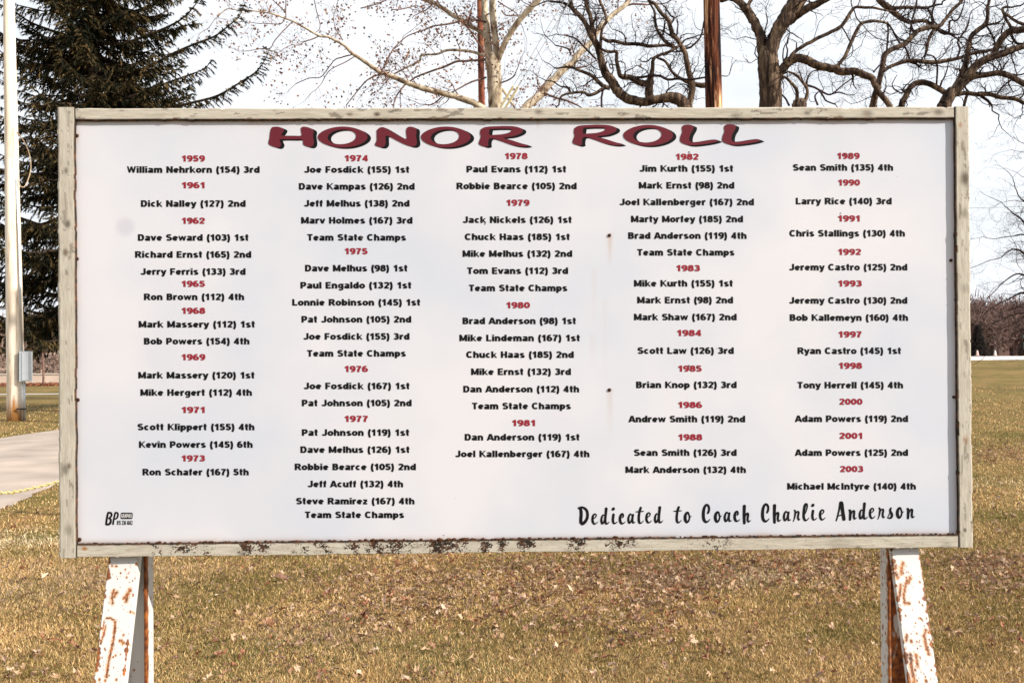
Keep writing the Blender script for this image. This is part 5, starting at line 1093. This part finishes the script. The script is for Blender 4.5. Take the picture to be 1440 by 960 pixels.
def channel(name, P0, P1, ux, w, dp, th, open_front, seed, paintf, fine=(0, .62)):
    """folded steel channel from P0 (top) to P1 (foot); ux = sideways axis, web width w, flange depth dp"""
    P0 = np.array(P0, float); P1 = np.array(P1, float); ax = P1-P0; Lg = np.linalg.norm(ax); ax /= Lg; ux = np.array(ux, float); ux -= ax*(ux@ax); ux /= np.linalg.norm(ux)
    uy = np.cross(ax, ux); uy *= np.sign(uy[1])     # points away from the viewer
    h = w/2
    if open_front: prof = [(-h, 0), (-h, dp), (h, dp), (h, 0), (h-th, 0), (h-th, dp-th), (-h+th, dp-th), (-h+th, 0)]
    else: prof = [(-h, dp), (-h, 0), (h, 0), (h, dp), (h-th, dp), (h-th, th), (-h+th, th), (-h+th, dp)]
    seg = []; s = 0; tot = []
    for i in range(8):
        a = np.array(prof[i]); c2 = np.array(prof[(i+1) % 8]); ll = np.linalg.norm(c2-a); m_ = max(1, int(ll/.0014)) if i in (0, 1, 2) or (open_front and i in (3, 4, 5, 6, 7)) else max(1, int(ll/.01))
        for k_ in range(m_): tot.append(a+(c2-a)*k_/m_); seg.append((i, k_/m_, s+ll*k_/m_))
        s += ll
    tot = np.array(tot); m_ = len(tot); A_ = np.unique(np.r_[0, np.arange(fine[0], min(Lg, fine[1]), .0017), np.linspace(min(Lg, fine[1]), Lg, 12)])
    V = (P0[None, None]+ax[None, None]*A_[:, None, None]+ux*tot[None, :, 0, None]+uy*tot[None, :, 1, None]).reshape(-1, 3)
    S1 = np.array([q[2] for q in seg]); fi = np.array([q[0] for q in seg]); SS, AA = np.meshgrid(S1, A_); XX = np.tile(tot[:, 0], len(A_)).reshape(AA.shape); FI = np.tile(fi, len(A_)).reshape(AA.shape); YY = np.tile(tot[:, 1], len(A_)).reshape(AA.shape)
    rust, halo = paintf(XX, AA, YY, SS, V.reshape(len(A_), m_, 3))
    Fq = []
    i_, j_ = np.meshgrid(np.arange(len(A_)-1), np.arange(m_), indexing='ij'); k2 = (j_+1) % m_
    Fq = np.stack([i_*m_+j_, i_*m_+k2, (i_+1)*m_+k2, (i_+1)*m_+j_], -1).reshape(-1, 4)
    return link_mesh(name, V, Fq, M_leg, sign, attrs={'rust': np.clip(rust, 0, 1).ravel(), 'halo': np.clip(halo, 0, 1).ravel()})
def spots(XX, AA, seed, n_, xr, ar, r0=.0012, r1=.004):
    rl = np.random.default_rng(seed); out = np.zeros(XX.shape); hal = np.zeros(XX.shape)
    for i in range(n_):
        cx = xr[0]+(xr[1]-xr[0])*rl.random(); ca = ar[0]+(ar[1]-ar[0])*rl.random(); r = r0+(r1-r0)*rl.random()**3
        d_ = np.sqrt((XX-cx)**2+((AA-ca)/1.25)**2); out = np.maximum(out, 1-sst(r*.7, r*1.25, d_)); hal = np.maximum(hal, .55*(1-sst(r, r*2.2, d_)))
    return out, hal
def streak(XX, AA, P, w, rg_=.35, seed=0):
    d_ = np.full(XX.shape, 9.)
    for (a, b_) in zip(P[:-1], P[1:]):
        a = np.array(a); b_ = np.array(b_); v = b_-a; t = np.clip(((XX-a[0])*v[0]+(AA-a[1])*v[1])/(v@v), 0, 1); d_ = np.minimum(d_, np.hypot(XX-a[0]-v[0]*t, AA-a[1]-v[1]*t))
    d_ = d_+(fbm(XX*330, AA*330, seed)-.5)*w*2.4
    return 1-sst(w*.45, w*1.35, d_), .75*(1-sst(w, w*2.8, d_))
def comb(lst):
    r = lst[0][0]*0; h = r*0
    for a, b_ in lst: r = np.maximum(r, a); h = np.maximum(h, b_)
    return r, h
ZB = -HH            # underside of the frame
GZ = -SL[2]-.03     # ground in sign coordinates
def leg_pair(side, ptl, ptr, pbl, pbr, post_px, brace_paint, post_paint, fl=.036):
    yt = .030; lean = .44
    def fp(x, y):                                   # photo pixel on the brace's sloping face
        o_ = SM.T@(CAM-SL); d = SM.T@ray(x, y)      # face: yl = yt - lean*(ZB - z)
        t = (yt-lean*ZB-o_[1]+lean*o_[2])/(d[1]-lean*d[2]); return o_+d*t
    A0, A1, B0, B1 = fp(*ptl), fp(*ptr), fp(*pbl), fp(*pbr)
    ct = (A0+A1)/2; cb = (B0+B1)/2; w = (np.linalg.norm(A1-A0)+np.linalg.norm(B1-B0))/2
    dv = (cb-ct)/(ct[2]-cb[2]); up_ = ct-dv*.06; dn = ct+dv*(ct[2]-GZ)
    channel('brace', up_, dn, (1, 0, 0), w, fl, .005, False, 3, lambda XX, AA, YY, SS, VV: brace_paint(XX, AA-.06*np.linalg.norm(dv), YY, w, fp, VV))
    py = .085; xl = loc(post_px[0], 800, py)[0]; xr = loc(post_px[1], 800, py)[0]
    channel('post', ((xl+xr)/2, py, HH-.1), ((xl+xr)/2, py, GZ), (1, 0, 0), xr-xl, .058, .0065, True, 5, lambda XX, AA, YY, SS, VV: post_paint(XX, AA, YY, xr-xl, VV), (1.06, 1.60))
    return w
def to_a(px, py, fp, w, VV):
    q = fp(px, py); d_ = np.linalg.norm(VV-q, axis=2); i = np.unravel_index(np.argmin(d_), d_.shape); return i
def mk_brace(marks, nsp, seed, edge_l, edge_r):
    def f(XX, AA, YY, w, fp, VV):
        lst = []
        for P, wd in marks:
            pts = []
            for (x, y) in P:
                i = to_a(x, y, fp, w, VV); pts.append((XX[i], AA[i]))
            lst.append(streak(XX, AA, pts, wd, seed=seed))
        lst.append(spots(XX, AA, seed, nsp, (-w/2, w/2), (0, .5), .0008, .0030))
        lst.append(spots(XX, AA, seed+1, int(nsp*.5), (-w/2, w/2), (.24, .5), .001, .0042))
        for s_, on in ((-1, edge_l), (1, edge_r)):
            e_ = np.abs(XX-s_*w/2)+np.abs(YY)*.6; q = (1-sst(.002, .006*on+.0005, e_+(fbm(AA*60, AA*0, seed+s_)-.42)*.03)); lst.append((q, np.clip(q*1.0, 0, 1)*.6))
        front = (YY < .03); r, h = comb(lst); return r*front, h*front
    return f
pm_l = mk_brace([([(160, 830), (157, 838), (158, 848)], .0030), ([(163, 833), (160, 838)], .0035), ([(182, 828), (179, 836), (177, 845)], .0036), ([(174, 840), (178, 836)], .003), ([(150, 869), (155, 868), (160, 871)], .0022), ([(162, 874), (161, 888), (158, 905), (155, 918), (152, 935), (150, 951)], .0027), ([(148, 880), (145, 893), (142, 903)], .0022), ([(170, 900), (173, 905), (174, 902)], .0026), ([(157, 795), (158, 796)], .002), ([(163, 795), (164, 796)], .002), ([(146, 872), (145, 885)], .0012)], 95, 61, .75, .3)
def post_l(XX, AA, YY, w, VV):
    e_ = np.abs(XX-w/2)+YY*.9; r1 = 1-sst(.010, .019, e_+(fbm(AA*45, AA*0, 5)-.5)*.010); s = spots(XX, AA, 71, 40, (-w/2, w/2), (1.0, 1.7), .001, .003)
    out = (XX > w/2-.0005)
    s2 = spots(YY, AA, 72, 90, (0, .06), (1.08, 1.6), .0008, .0026)
    return comb([(r1, r1*.8), (s[0]*(~out), s[1]*(~out)), (s2[0]*out, s2[1]*out)])
def chan_top(f): return f
leg_pair(-1, (154, 785), (192.5, 785), (131, 960), (174, 960), (166, 205.5), pm_l, post_l)
pm_r = mk_brace([([(1276, 815), (1273, 822), (1271, 835), (1272, 848), (1278, 848)], .0032), ([(1280, 812), (1277, 818)], .004), ([(1270, 792), (1268, 798), (1267, 806)], .004), ([(1259, 795), (1258, 800)], .004), ([(1260, 806), (1262, 812)], .0036), ([(1266, 822), (1265, 838)], .003), ([(1302, 886), (1299, 894), (1302, 906), (1306, 919)], .0034), ([(1294, 868), (1297, 872)], .002), ([(1281, 925), (1282, 940), (1286, 958)], .0042), ([(1288, 920), (1290, 935)], .0035), ([(1275, 892), (1274, 900)], .003)], 150, 62, .8, 1.0)
def post_r(XX, AA, YY, w, VV):
    inside = (XX > -w/2+.001)
    nzv = fbm(XX*40, AA*14, 6); r1 = sst(.33, .44, nzv+.10*(XX > -.028))*inside*(AA > 0)
    e_ = np.abs(XX+w/2)+YY*.9; r0 = 1-sst(.004, .014, e_+(fbm(AA*60, AA*0, 15)-.5)*.018)
    s = spots(YY, AA, 73, 170, (0, .06), (1.08, 1.6), .001, .0042); out = (XX < -w/2+.0005)
    return comb([(r1, r1*.7), (r0, r0*.7), (s[0]*out, s[1]*out)])
leg_pair(1, (1254, 772), (1291, 772), (1277, 960), (1320, 960), (1249, 1290), pm_r, post_r, .018)
# timber rails behind the panel that carry it on the posts
for zc in (-HH+.055, HH-.2):
    mb = MB(); mb.box((-HW+.05, .0255, zc-.04), (HW-.05, .068, zc+.04)); mb.build('backing_rail', M_frame, sign)
bpy.context.view_layer.update()
